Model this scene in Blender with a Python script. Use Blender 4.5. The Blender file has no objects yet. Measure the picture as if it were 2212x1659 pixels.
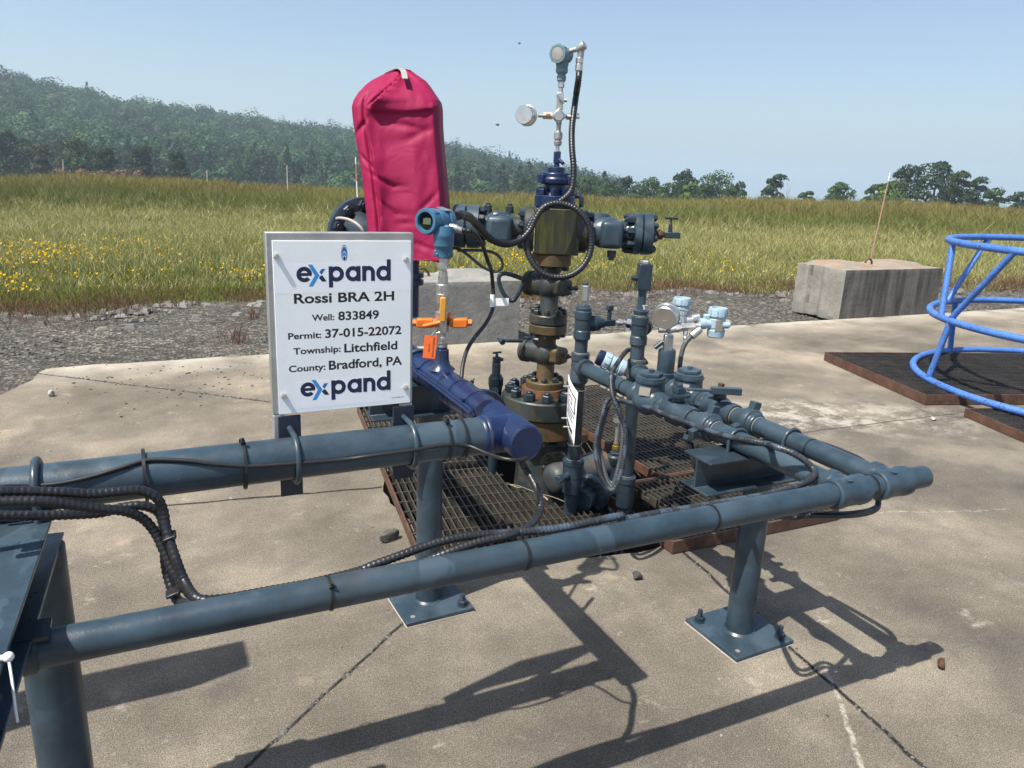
import bpy, bmesh, math, random
import numpy as np
from mathutils import Vector, Matrix, Quaternion
random.seed(7); rng = np.random.default_rng(11)
SC = bpy.context.scene
COL = SC.collection
R_ = math.radians

# ------------------------------------------------------------------ camera, sky, sun, exposure
F, CX, CY, CH = 1641.636, 1106.0, 829.5, 1.45
PITCH, ROLL, YAW = 0.2700586, -0.0428962, 0.4583188
def cam_axes():
    cp, sp = math.cos(PITCH), math.sin(PITCH)
    fw = np.array([math.sin(YAW)*cp, math.cos(YAW)*cp, -sp])
    r0 = np.array([math.cos(YAW), -math.sin(YAW), 0.0]); d0 = np.cross(fw, r0)
    c, s = math.cos(ROLL), math.sin(ROLL)
    return c*r0 + s*d0, -s*r0 + c*d0, fw
CR, CD, CF = cam_axes()
cam = bpy.data.cameras.new("camera"); camo = bpy.data.objects.new("camera", cam); COL.objects.link(camo)
cam.sensor_fit = 'HORIZONTAL'; cam.sensor_width = 36.0; cam.lens = 36.0*F/2212.0
cam.clip_start = 0.05; cam.clip_end = 20000
M = Matrix.Identity(4)
for i in range(3):
    M[i][0] = CR[i]; M[i][1] = -CD[i]; M[i][2] = -CF[i]
M[2][3] = CH
camo.matrix_world = M
SC.camera = camo
SUN_TO = Vector((-0.551, -0.138, 1.0)).normalized()
SUN_EL = math.asin(SUN_TO.z)
world = bpy.data.worlds.new("World"); SC.world = world; world.use_nodes = True
wn = world.node_tree.nodes; wl = world.node_tree.links
sky = wn.new('ShaderNodeTexSky'); sky.sky_type = 'NISHITA'; sky.sun_disc = False
sky.sun_elevation = SUN_EL; sky.sun_rotation = math.atan2(SUN_TO.x, SUN_TO.y)
sky.altitude = 300; sky.air_density = 1.0; sky.dust_density = 2.4; sky.ozone_density = 2.0
wl.new(sky.outputs[0], wn['Background'].inputs[0]); wn['Background'].inputs[1].default_value = 0.096
sun = bpy.data.lights.new("sun", 'SUN'); sun.energy = 4.9; sun.angle = R_(0.6); sun.color = (1.0, 0.94, 0.84)
suno = bpy.data.objects.new("sun", sun); COL.objects.link(suno)
suno.rotation_euler = SUN_TO.to_track_quat('Z', 'Y').to_euler(); suno.location = (-5, -2, 12)
SC.view_settings.view_transform = 'Standard'; SC.view_settings.look = 'None'
SC.view_settings.exposure = 0.78; SC.view_settings.gamma = 1.0
SC.cycles.use_denoising = True
SC.cycles.max_bounces = 6; SC.cycles.diffuse_bounces = 3; SC.cycles.glossy_bounces = 3
SC.cycles.transmission_bounces = 4; SC.cycles.volume_bounces = 1; SC.cycles.transparent_max_bounces = 6

# ------------------------------------------------------------------ survey helpers: a sight line of the photograph met with a known plane or depth
def ray(u, v): return CR*(u-CX) + CD*(v-CY) + CF*F
C0 = np.array([0.0, 0.0, CH])
def PZ(u, v, z=0.0):
    d = ray(u, v); return Vector(C0 + d*((z-CH)/d[2]))
def PY(u, v, y):
    d = ray(u, v); return Vector(C0 + d*(y/d[1]))
def PX(u, v, x):
    d = ray(u, v); return Vector(C0 + d*(x/d[0]))
def PD(u, v, D): return Vector(C0 + ray(u, v)*(D/F))
def dep(p): return float(np.dot(CF, np.array(p)-C0))
def px(p):
    q = np.array(p)-C0; D = np.dot(CF, q); return CX+F*np.dot(CR, q)/D, CY+F*np.dot(CD, q)/D
def hz(u, v, x0, y0):
    d = ray(u, v); t = (x0*d[0]+y0*d[1])/(d[0]**2+d[1]**2); return float(CH+t*d[2])
def crop(x0, y0, s): return lambda x, y: (x0+s*x, y0+s*y)
k1 = crop(691.2, 0, .3906); k2 = crop(518.4, 460.8, .382); k3 = crop(979.3, 518.4, .3473); k4 = crop(1152, 576, .382)
k4b = crop(1324.9, 604.8, .2083); k5 = crop(1324.9, 748.8, .3385); k6 = crop(0, 864, .4792); k3b = crop(748.8, 806.5, .3125)
k8 = crop(852.5, 518.4, .2779); k9 = crop(864, 662.4, .1563); kp = crop(1198.2, 794.9, .1111)

# ------------------------------------------------------------------ materials
def new_mat(name):
    m = bpy.data.materials.new(name); m.use_nodes = True
    n = m.node_tree.nodes; l = m.node_tree.links
    return m, n, l, n['Principled BSDF']
def tex_noise(n, l, scale, detail=4, rough=.55, coord='Object', vec=None, dist=0.0):
    t = n.new('ShaderNodeTexNoise'); t.inputs['Scale'].default_value = scale; t.inputs['Detail'].default_value = detail
    t.inputs['Roughness'].default_value = rough; t.inputs['Distortion'].default_value = dist
    if vec is None:
        tc = n.new('ShaderNodeTexCoord'); l.new(tc.outputs[coord], t.inputs['Vector'])
    else: l.new(vec, t.inputs['Vector'])
    return t.outputs['Fac']
def ramp(n, l, fac, stops):
    r = n.new('ShaderNodeValToRGB'); e = r.color_ramp.elements
    while len(e) < len(stops): e.new(0.5)
    for q, (p, c) in zip(e, stops):
        q.position = p; q.color = (*c, 1) if len(c) == 3 else c
    l.new(fac, r.inputs[0]); return r.outputs[0]
def bw(a, b): return [(a, (0, 0, 0)), (b, (1, 1, 1))]
def mix(n, l, fac, a, b, mode='MIX'):
    x = n.new('ShaderNodeMix'); x.data_type = 'RGBA'; x.blend_type = mode
    for sock, val in ((x.inputs[0], fac), (x.inputs[6], a), (x.inputs[7], b)):
        if isinstance(val, (int, float)): sock.default_value = val
        elif isinstance(val, tuple): sock.default_value = (*val, 1)
        else: l.new(val, sock)
    return x.outputs[2]
def math_(n, l, op, a, b=None, clamp=False):
    x = n.new('ShaderNodeMath'); x.operation = op; x.use_clamp = clamp
    for i, val in enumerate((a, b)):
        if val is None: continue
        if isinstance(val, (int, float)): x.inputs[i].default_value = val
        else: l.new(val, x.inputs[i])
    return x.outputs[0]
def bump(n, l, bs, height, strength, dist=.01, prev=None):
    b = n.new('ShaderNodeBump'); b.inputs['Strength'].default_value = strength; b.inputs['Distance'].default_value = dist
    l.new(height, b.inputs['Height'])
    if prev is not None: l.new(prev, b.inputs['Normal'])
    l.new(b.outputs[0], bs.inputs['Normal']); return b.outputs[0]
def paint(name, col, rough=.42, peel=.22, chip=(.62, .64, .62), chip_amt=.76, mott=.35, metallic=0.0, spec=.5, rust=None, rust_at=(.62, .72), dust=.12):
    m, n, l, b = new_mat(name)
    lo = tuple(c*(1-mott) for c in col); hi = tuple(min(1, c*(1+mott)) for c in col)
    c = ramp(n, l, tex_noise(n, l, 9, 5, .65), [(.3, lo), (.7, hi)])
    if name.startswith(('slate', 'deep_slate')):    # touched-up patches of the same paint
        c = mix(n, l, ramp(n, l, tex_noise(n, l, 5.5, 3, .5, dist=.8), bw(.585, .60)), c, tuple(x*1.35+.004 for x in col))
    if dust: c = mix(n, l, math_(n, l, 'MULTIPLY', ramp(n, l, tex_noise(n, l, 3.3, 6, .7), bw(.45, .75)), dust), c, (.24, .23, .21))
    if rust:
        c = mix(n, l, ramp(n, l, tex_noise(n, l, 14, 8, .72), bw(*rust_at)), c, rust)
    if chip:
        c = mix(n, l, ramp(n, l, tex_noise(n, l, 120, 4, .7), bw(chip_amt, chip_amt+.015)), c, chip)
    l.new(c, b.inputs['Base Color'])
    l.new(ramp(n, l, tex_noise(n, l, 22, 4), [(.3, (rough*.8,)*3), (.7, (min(1, rough*1.3),)*3)]), b.inputs['Roughness'])
    b.inputs['Metallic'].default_value = metallic; b.inputs['Specular IOR Level'].default_value = spec
    if peel: 
        nb = bump(n, l, b, tex_noise(n, l, 240, 3), peel, .0015)
        bump(n, l, b, tex_noise(n, l, 38, 3), peel*.6, .004, nb)
    return m
def flat(name, col, rough=.5, metallic=0.0, var=.12, sc=30):
    m, n, l, b = new_mat(name)
    c = ramp(n, l, tex_noise(n, l, sc, 4), [(.3, tuple(x*(1-var) for x in col)), (.7, tuple(min(1, x*(1+var)) for x in col))])
    l.new(c, b.inputs['Base Color']); b.inputs['Roughness'].default_value = rough; b.inputs['Metallic'].default_value = metallic
    return m
SLATE = (.026, .046, .064)
m_slate = paint('slate_paint', SLATE, .34, .22, dust=.10, mott=.42, chip_amt=.73, rust=(.10, .050, .024), rust_at=(.735, .75))
m_slate_dk = paint('deep_slate_paint', (.015, .028, .041), .36, .3, dust=.04)
m_navy = paint('navy_gloss_paint', (.0075, .019, .068), .30, .2, chip=None, dust=.02)
m_navy_dull = paint('faded_navy_paint', (.013, .026, .068), .30, .3, chip=None, mott=.5)
m_navy_bracket = paint('dark_navy_bracket_paint', (.010, .016, .035), .5, .2)
m_well = paint('weathered_wellhead_paint', (.020, .028, .029), .42, .35, chip=None, rust=(.075, .047, .014), rust_at=(.50, .68), mott=.5)
m_wellrust = paint('rust_stained_flange_paint', (.056, .044, .016), .5, .4, chip=None, rust=(.115, .055, .019), rust_at=(.46, .64), mott=.5)
m_rustplate = paint('orange_rust', (.13, .055, .020), .8, .4, chip=None, rust=(.07, .03, .013), rust_at=(.4, .6))
m_olive = paint('olive_stained_block', (.020, .023, .016), .5, .3, chip=None, rust=(.055, .050, .008), rust_at=(.52, .68), mott=.5)
def streaked():
    m, n, l, b = new_mat('olive_streaked_block_paint')
    tc = n.new('ShaderNodeTexCoord'); mp = n.new('ShaderNodeMapping'); l.new(tc.outputs['Object'], mp.inputs[0])
    mp.inputs['Scale'].default_value = (34, 34, 3.0)
    f = tex_noise(n, l, 1.0, 5, .6, vec=mp.outputs[0])
    c = ramp(n, l, f, [(.34, (.012, .016, .015)), (.5, (.024, .025, .012)), (.60, (.058, .056, .007)), (.72, (.030, .022, .010))])
    l.new(c, b.inputs['Base Color']); b.inputs['Roughness'].default_value = .5
    bump(n, l, b, tex_noise(n, l, 60, 5), .3, .004); return m
m_block = streaked()
m_txblue = paint('bright_blue_enamel', (.045, .135, .23), .38, .12, chip=None, mott=.15, dust=.05)
m_txlight = paint('pale_blue_enamel', (.31, .42, .50), .4, .1, chip=None, mott=.12, dust=.1)
m_txgrey = paint('grey_blue_enamel', (.14, .22, .26), .45, .1, chip=None, mott=.15)
m_steel = paint('stainless_steel', (.58, .57, .54), .32, .05, chip=None, mott=.12, metallic=.9, dust=0)
m_steeld = paint('dull_zinc_steel', (.42, .41, .39), .48, .12, chip=None, mott=.2, metallic=.75, dust=.1)
m_brass = paint('brass', (.42, .30, .10), .4, .1, chip=None, metallic=.8, dust=0)
m_rubber = flat('black_rubber', (.014, .014, .015), .45)
m_conduit = paint('black_conduit', (.012, .013, .016), .36, .05, chip=None, mott=.3, dust=.06)
m_condpaint = paint('slate_overpainted_conduit', (.016, .018, .022), .42, .1, chip=None, rust=(.045, .065, .090), rust_at=(.50, .54), dust=.08)
def gate_paint():
    n = m_condpaint.node_tree.nodes; l = m_condpaint.node_tree.links; b = n['Principled BSDF']; src = b.inputs['Base Color'].links[0].from_socket
    g = n.new('ShaderNodeNewGeometry'); x = n.new('ShaderNodeSeparateXYZ'); l.new(g.outputs['Position'], x.inputs[0])
    l.new(mix(n, l, ramp(n, l, x.outputs[0], bw(.60, .64)), (.013, .014, .016), src), b.inputs['Base Color'])
gate_paint()
m_condgrey = paint('grey_conduit', (.055, .062, .070), .5, .1, chip=None, dust=.1)
m_orange = paint('orange_handle_coating', (.60, .15, .012), .5, .35, chip=None, mott=.2, dust=.05)
m_tag = flat('orange_card', (.55, .095, .010), .5, 0, .06)
m_yellow = flat('amber_vinyl', (.55, .26, .035), .45, 0, .1)
m_glass = flat('dark_display_glass', (.012, .016, .014), .08)
m_lcd = flat('olive_display', (.10, .12, .08), .3)
m_plate = paint('etched_data_plate', (.36, .33, .28), .45, .1, chip=None, metallic=.5)
m_white = paint('weathered_white_sign_face', (.82, .855, .87), .32, .0, chip=(.33, .34, .33), chip_amt=.705, mott=.03, dust=.06)
m_sticker = flat('white_vinyl_sticker', (.84, .87, .91), .3, 0, .02)
m_alu = paint('brushed_aluminium', (.40, .40, .39), .42, .1, chip=None, mott=.25, metallic=.6)
m_black = flat('black_print', (.012, .012, .013), .4)
m_pnavy = flat('navy_print', (.010, .017, .060), .4)
m_pcyan = flat('cyan_print', (.035, .27, .62), .4)
m_pblue = flat('mid_blue_print', (.02, .12, .36), .4)
m_red = flat('red_print', (.55, .05, .03), .45)
m_whitep = flat('white_plastic', (.75, .76, .76), .35)
m_tie = flat('black_nylon', (.013, .013, .014), .4)
m_cage = paint('sky_blue_cage_paint', (.06, .17, .50), .42, .15, chip=(.035, .028, .024), chip_amt=.575, mott=.22, dust=.08, rust=(.07, .04, .03), rust_at=(.60, .64))
m_grate = paint('weathered_grating_steel', (.056, .049, .040), .55, .3, chip=None, mott=.4, metallic=.3, rust=(.075, .038, .020), rust_at=(.60, .74), dust=.12)
m_gratedk = paint('dark_serrated_grating_steel', (.030, .027, .025), .6, .4, chip=None, mott=.4, metallic=.2, rust=(.09, .05, .03), rust_at=(.6, .75))
m_angle = paint('rusted_angle_iron', (.095, .042, .024), .8, .5, chip=None, mott=.45, rust=(.045, .025, .017), rust_at=(.45, .65))
m_pipegrey = paint('grey_cellar_pipe', (.040, .045, .047), .5, .3, chip=None, rust=(.20, .07, .03), rust_at=(.58, .68))
m_redwhite_r = flat('faded_red_band', (.42, .17, .115), .5)
m_redwhite_w = flat('white_band', (.70, .70, .70), .5)
m_tanrod = flat('faded_tan_pink_rod', (.36, .21, .15), .55)
m_wood = flat('grey_weathered_wood', (.30, .27, .22), .85, 0, .2)
def vinyl():
    m, n, l, b = new_mat('crimson_pvc_tarpaulin')
    c = ramp(n, l, tex_noise(n, l, 4, 4), [(.3, (.225, .0065, .047)), (.7, (.275, .010, .062))])
    tc = n.new('ShaderNodeTexCoord'); mp = n.new('ShaderNodeMapping'); l.new(tc.outputs['Object'], mp.inputs[0])
    mp.inputs['Scale'].default_value = (60, 60, 9)
    st = ramp(n, l, tex_noise(n, l, 1.0, 3, .6, vec=mp.outputs[0]), bw(.70, .76))
    c = mix(n, l, math_(n, l, 'MULTIPLY', st, .55), c, (.10, .012, .03))
    l.new(c, b.inputs['Base Color']); b.inputs['Roughness'].default_value = .6; b.inputs['Specular IOR Level'].default_value = .2
    nb = bump(n, l, b, tex_noise(n, l, 11, 3, .5, dist=1.4), .28, .012)
    bump(n, l, b, tex_noise(n, l, 420, 2), .08, .001, nb); return m
m_vinyl = vinyl()
def concrete_block():
    m, n, l, b = new_mat('weathered_block_concrete')
    tc = n.new('ShaderNodeTexCoord'); mp = n.new('ShaderNodeMapping'); l.new(tc.outputs['Object'], mp.inputs[0])
    mp.inputs['Scale'].default_value = (11, 11, 1.1)
    st = tex_noise(n, l, 1.0, 5, .6, vec=mp.outputs[0])
    c = ramp(n, l, tex_noise(n, l, 6, 8, .7), [(.3, (.17, .16, .14)), (.7, (.29, .275, .24))])
    g = n.new('ShaderNodeNewGeometry'); sx = n.new('ShaderNodeSeparateXYZ'); l.new(g.outputs['Normal'], sx.inputs[0])
    side = ramp(n, l, math_(n, l, 'MULTIPLY', sx.outputs[1], -1.0), bw(.4, .8))   # the side towards minus Y is darkened throughout, most in upright streaks
    c = mix(n, l, math_(n, l, 'MULTIPLY', side, ramp(n, l, st, [(.34, (.95,)*3), (.66, (.35,)*3)])), c, (.042, .040, .038))
    top = ramp(n, l, sx.outputs[2], bw(.7, .95))
    c = mix(n, l, math_(n, l, 'MULTIPLY', top, ramp(n, l, tex_noise(n, l, 7, 4), bw(.42, .62))), c, (.27, .17, .095))
    l.new(c, b.inputs['Base Color']); b.inputs['Roughness'].default_value = .9
    bump(n, l, b, tex_noise(n, l, 28, 8, .7), .5, .02); return m
m_cblock = concrete_block()
def concrete_plain():
    m, n, l, b = new_mat('pale_block_concrete')
    c = ramp(n, l, tex_noise(n, l, 5, 9, .72), [(.28, (.14, .14, .13)), (.5, (.215, .21, .195)), (.72, (.30, .285, .255))])
    l.new(c, b.inputs['Base Color']); b.inputs['Roughness'].default_value = .9
    bump(n, l, b, tex_noise(n, l, 24, 8, .7), .5, .02); return m
m_cblock2 = concrete_plain()
def line_mask(n, l, xyz, a, bb, c0, width, wob, wscale):
    """1 on the line a*x + b*y = c0 (wobbling), 0 away from it"""
    d = math_(n, l, 'ADD', math_(n, l, 'MULTIPLY', xyz.outputs[0], a), math_(n, l, 'MULTIPLY', xyz.outputs[1], bb))
    d = math_(n, l, 'SUBTRACT', d, c0)
    w = math_(n, l, 'MULTIPLY', math_(n, l, 'SUBTRACT', tex_noise(n, l, wscale, 4, .6), .5), wob)
    d = math_(n, l, 'ABSOLUTE', math_(n, l, 'ADD', d, w))
    return ramp(n, l, math_(n, l, 'DIVIDE', d, width), [(.35, (1, 1, 1)), (1, (0, 0, 0))])
def pad_mat():
    m, n, l, b = new_mat('sandy_pad_concrete')
    tc = n.new('ShaderNodeTexCoord'); xyz = n.new('ShaderNodeSeparateXYZ'); l.new(tc.outputs['Object'], xyz.inputs[0])
    c = ramp(n, l, tex_noise(n, l, 1.1, 7, .68), [(.30, (.078, .070, .062)), (.5, (.142, .127, .110)), (.68, (.245, .218, .182))])
    c = mix(n, l, .95, c, ramp(n, l, tex_noise(n, l, 300, 3, .85), [(.36, (.08, .07, .06)), (.5, (.5, .5, .5)), (.64, (.95, .93, .86))]), 'OVERLAY')
    c = mix(n, l, .6, c, ramp(n, l, tex_noise(n, l, .38, 5, .6, dist=.8), [(.34, (.34, .35, .36)), (.64, (.66, .65, .62))]), 'OVERLAY')
    c = mix(n, l, .5, c, ramp(n, l, tex_noise(n, l, 90, 4, .8), [(.34, (.28, .27, .25)), (.62, (.68, .67, .62))]), 'OVERLAY')
    pale = ramp(n, l, tex_noise(n, l, 4.6, 8, .8), bw(.60, .70))
    c = mix(n, l, math_(n, l, 'MULTIPLY', pale, .55), c, (.46, .42, .35))
    round_ = n.new('ShaderNodeTexVoronoi'); round_.inputs['Scale'].default_value = 4.6
    wv = n.new('ShaderNodeVectorMath'); wv.operation = 'ADD'; nt = n.new('ShaderNodeTexNoise'); nt.inputs['Scale'].default_value = 9; l.new(tc.outputs['Object'], nt.inputs['Vector'])
    ws = n.new('ShaderNodeVectorMath'); ws.operation = 'SCALE'; ws.inputs[3].default_value = .12; l.new(nt.outputs['Color'], ws.inputs[0]); l.new(tc.outputs['Object'], wv.inputs[0]); l.new(ws.outputs[0], wv.inputs[1]); l.new(wv.outputs[0], round_.inputs['Vector'])
    spot = ramp(n, l, round_.outputs['Distance'], [(.10, (1, 1, 1)), (.17, (0, 0, 0))])
    c = mix(n, l, math_(n, l, 'MULTIPLY', math_(n, l, 'MULTIPLY', spot, ramp(n, l, tex_noise(n, l, 2.2, 3), bw(.48, .62))), .32), c, (.40, .33, .22))
    chalk = ramp(n, l, tex_noise(n, l, 17, 9, .88), bw(.585, .66))
    pit = ramp(n, l, tex_noise(n, l, 55, 6, .8), bw(.63, .69))
    c = mix(n, l, math_(n, l, 'MULTIPLY', pit, .55), c, (.060, .054, .047))
    oil = ramp(n, l, tex_noise(n, l, 2.1, 4, .55, dist=1.2), bw(.60, .72))
    c = mix(n, l, math_(n, l, 'MULTIPLY', oil, .38), c, (.062, .057, .052))
    reg = ramp(n, l, math_(n, l, 'SUBTRACT', xyz.outputs[0], 0.0), bw(.0, 1.0))
    c = mix(n, l, math_(n, l, 'MULTIPLY', chalk, .42), c, (.50, .465, .40))
    c = mix(n, l, math_(n, l, 'MULTIPLY', ramp(n, l, math_(n, l, 'MULTIPLY', xyz.outputs[1], .1), bw(.22, .50)), .55), c, mix(n, l, 1.0, c, (1.22, 1.20, 1.17), 'MULTIPLY'))
    # bright leached strip along the far and the joint edges, white run beside the right grating
    edge = ramp(n, l, xyz.outputs[1], [(0, (0, 0, 0)), (1, (0, 0, 0))])
    far = math_(n, l, 'MULTIPLY', ramp(n, l, math_(n, l, 'MULTIPLY', xyz.outputs[1], .1), bw(.555, .602)), ramp(n, l, tex_noise(n, l, 2.5, 4), bw(.3, .55)))
    c = mix(n, l, math_(n, l, 'MULTIPLY', far, .6), c, (.46, .43, .365))
    run = line_mask(n, l, xyz, .35, 1.0, 4.75, .42, .9, 1.6)
    runm = math_(n, l, 'MULTIPLY', run, ramp(n, l, tex_noise(n, l, 5.5, 8, .8), bw(.47, .56)))
    runm = math_(n, l, 'MULTIPLY', runm, ramp(n, l, math_(n, l, 'MULTIPLY', xyz.outputs[0], .1), [(.20, (0, 0, 0)), (.28, (1, 1, 1)), (.40, (1, 1, 1)), (.55, (0, 0, 0))]))
    c = mix(n, l, math_(n, l, 'MULTIPLY', runm, .55), c, (.52, .48, .41))
    cr = line_mask(n, l, xyz, 1.0, -.72, .82, .012, .10, 3.0)
    cr = math_(n, l, 'MULTIPLY', cr, ramp(n, l, xyz.outputs[1], bw(.55, .56)))
    crm = math_(n, l, 'MULTIPLY', cr, ramp(n, l, math_(n, l, 'MULTIPLY', xyz.outputs[1], .2), [(.27, (1, 1, 1)), (.285, (0, 0, 0))]))
    c = mix(n, l, math_(n, l, 'MULTIPLY', math_(n, l, 'MULTIPLY', crm, ramp(n, l, tex_noise(n, l, 22, 4, .8), bw(.42, .56))), .6), c, (.50, .46, .39))
    cr2 = line_mask(n, l, xyz, .30, 1.0, 3.05, .010, .16, 2.4)
    cr2 = math_(n, l, 'MULTIPLY', cr2, ramp(n, l, math_(n, l, 'MULTIPLY', xyz.outputs[0], .1), bw(.25, .26)))
    c = mix(n, l, math_(n, l, 'MULTIPLY', math_(n, l, 'MULTIPLY', cr2, ramp(n, l, tex_noise(n, l, 14, 5, .8), bw(.46, .6))), .45), c, (.48, .45, .39))
    # joints in the slab
    j = line_mask(n, l, xyz, 1.0, -.124, 1.617, .010, .030, 6)
    j = math_(n, l, 'MULTIPLY', j, ramp(n, l, math_(n, l, 'MULTIPLY', xyz.outputs[1], .1), [(.232, (1, 1, 1)), (.24, (0, 0, 0))]))
    j2 = line_mask(n, l, xyz, 1.0, -1.214, -1.898, .011, .03, 6)
    j2 = math_(n, l, 'MULTIPLY', j2, ramp(n, l, math_(n, l, 'MULTIPLY', xyz.outputs[1], .1), [(.225, (1, 1, 1)), (.232, (0, 0, 0))]))
    j3 = line_mask(n, l, xyz, .835, 1.0, 5.323, .014, .05, 4)
    j4 = line_mask(n, l, xyz, .136, 1.0, 3.366, .011, .04, 5)
    j3 = math_(n, l, 'MULTIPLY', math_(n, l, 'MAXIMUM', j3, j4), ramp(n, l, xyz.outputs[0], [(.93, (1, 1, 1)), (.96, (0, 0, 0))]))
    j5 = line_mask(n, l, xyz, .03, 1.0, 3.27, .012, .05, 5)
    j5 = math_(n, l, 'MULTIPLY', j5, ramp(n, l, math_(n, l, 'MULTIPLY', xyz.outputs[0], .1), bw(.27, .30)))
    jj = math_(n, l, 'MAXIMUM', math_(n, l, 'MAXIMUM', j, j2), math_(n, l, 'MAXIMUM', j3, math_(n, l, 'MULTIPLY', j5, .6)))
    grit = ramp(n, l, tex_noise(n, l, 130, 2), [(.52, (.012, .011, .010)), (.80, (.10, .09, .08))])
    c = mix(n, l, jj, c, grit)
    l.new(c, b.inputs['Base Color']); b.inputs['Roughness'].default_value = .92; b.inputs['Specular IOR Level'].default_value = .25
    h = math_(n, l, 'SUBTRACT', math_(n, l, 'ADD', math_(n, l, 'MULTIPLY', tex_noise(n, l, 330, 3, .7), .25), math_(n, l, 'MULTIPLY', tex_noise(n, l, 60, 4), .2)), math_(n, l, 'MULTIPLY', jj, .8))
    bump(n, l, b, h, .55, .012); return m
m_pad = pad_mat()
def ground_mat():
    m, n, l, b = new_mat('crushed_stone_and_soil')
    tc = n.new('ShaderNodeTexCoord'); xyz = n.new('ShaderNodeSeparateXYZ'); l.new(tc.outputs['Object'], xyz.inputs[0])
    v = n.new('ShaderNodeTexVoronoi'); v.inputs['Scale'].default_value = 34; l.new(tc.outputs['Object'], v.inputs['Vector'])
    sep = n.new('ShaderNodeSeparateColor'); l.new(v.outputs['Color'], sep.inputs[0])
    c = ramp(n, l, sep.outputs[0], [(0, (.023, .021, .017)), (.5, (.060, .055, .045)), (.85, (.125, .115, .095)), (1, (.22, .20, .165))])
    c = mix(n, l, .55, c, ramp(n, l, tex_noise(n, l, .9, 5), [(.35, (.26, .25, .24)), (.62, (.72, .71, .69))]), 'OVERLAY')
    c = mix(n, l, ramp(n, l, tex_noise(n, l, 1.7, 5, .7), bw(.54, .68)), c, (.055, .045, .035))
    soil = ramp(n, l, tex_noise(n, l, 3, 5), [(.3, (.040, .046, .014)), (.7, (.075, .072, .026))])
    e = math_(n, l, 'ADD', xyz.outputs[1], math_(n, l, 'MULTIPLY', tex_noise(n, l, .8, 4), 1.6))
    c = mix(n, l, ramp(n, l, math_(n, l, 'MULTIPLY', e, .1), bw(.93, 1.0)), c, soil)
    l.new(c, b.inputs['Base Color']); b.inputs['Roughness'].default_value = .95
    bump(n, l, b, v.outputs['Distance'], .9, .03); return m
m_ground = ground_mat()
def tinted(name, rough=.6, trans=.0):
    m, n, l, b = new_mat(name)
    a = n.new('ShaderNodeAttribute'); a.attribute_name = 'tint'
    l.new(a.outputs['Color'], b.inputs['Base Color']); b.inputs['Roughness'].default_value = rough
    b.inputs['Specular IOR Level'].default_value = .2
    if trans:
        t = n.new('ShaderNodeBsdfTranslucent'); l.new(a.outputs['Color'], t.inputs[0])
        x = n.new('ShaderNodeMixShader'); x.inputs[0].default_value = trans
        l.new(b.outputs[0], x.inputs[1]); l.new(t.outputs[0], x.inputs[2]); l.new(x.outputs[0], n['Material Output'].inputs[0])
    return m
m_grass = tinted('meadow_grass', .6, .35)
m_leaf = tinted('leaves', .55, .25)
m_stone = tinted('grey_stones', .9)
m_bark = flat('bark', (.10, .08, .06), .9)
m_hill = flat('forest_floor', (.022, .032, .016), .95)
m_darkpit = flat('dark_cellar_concrete', (.045, .042, .038), .95)

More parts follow.
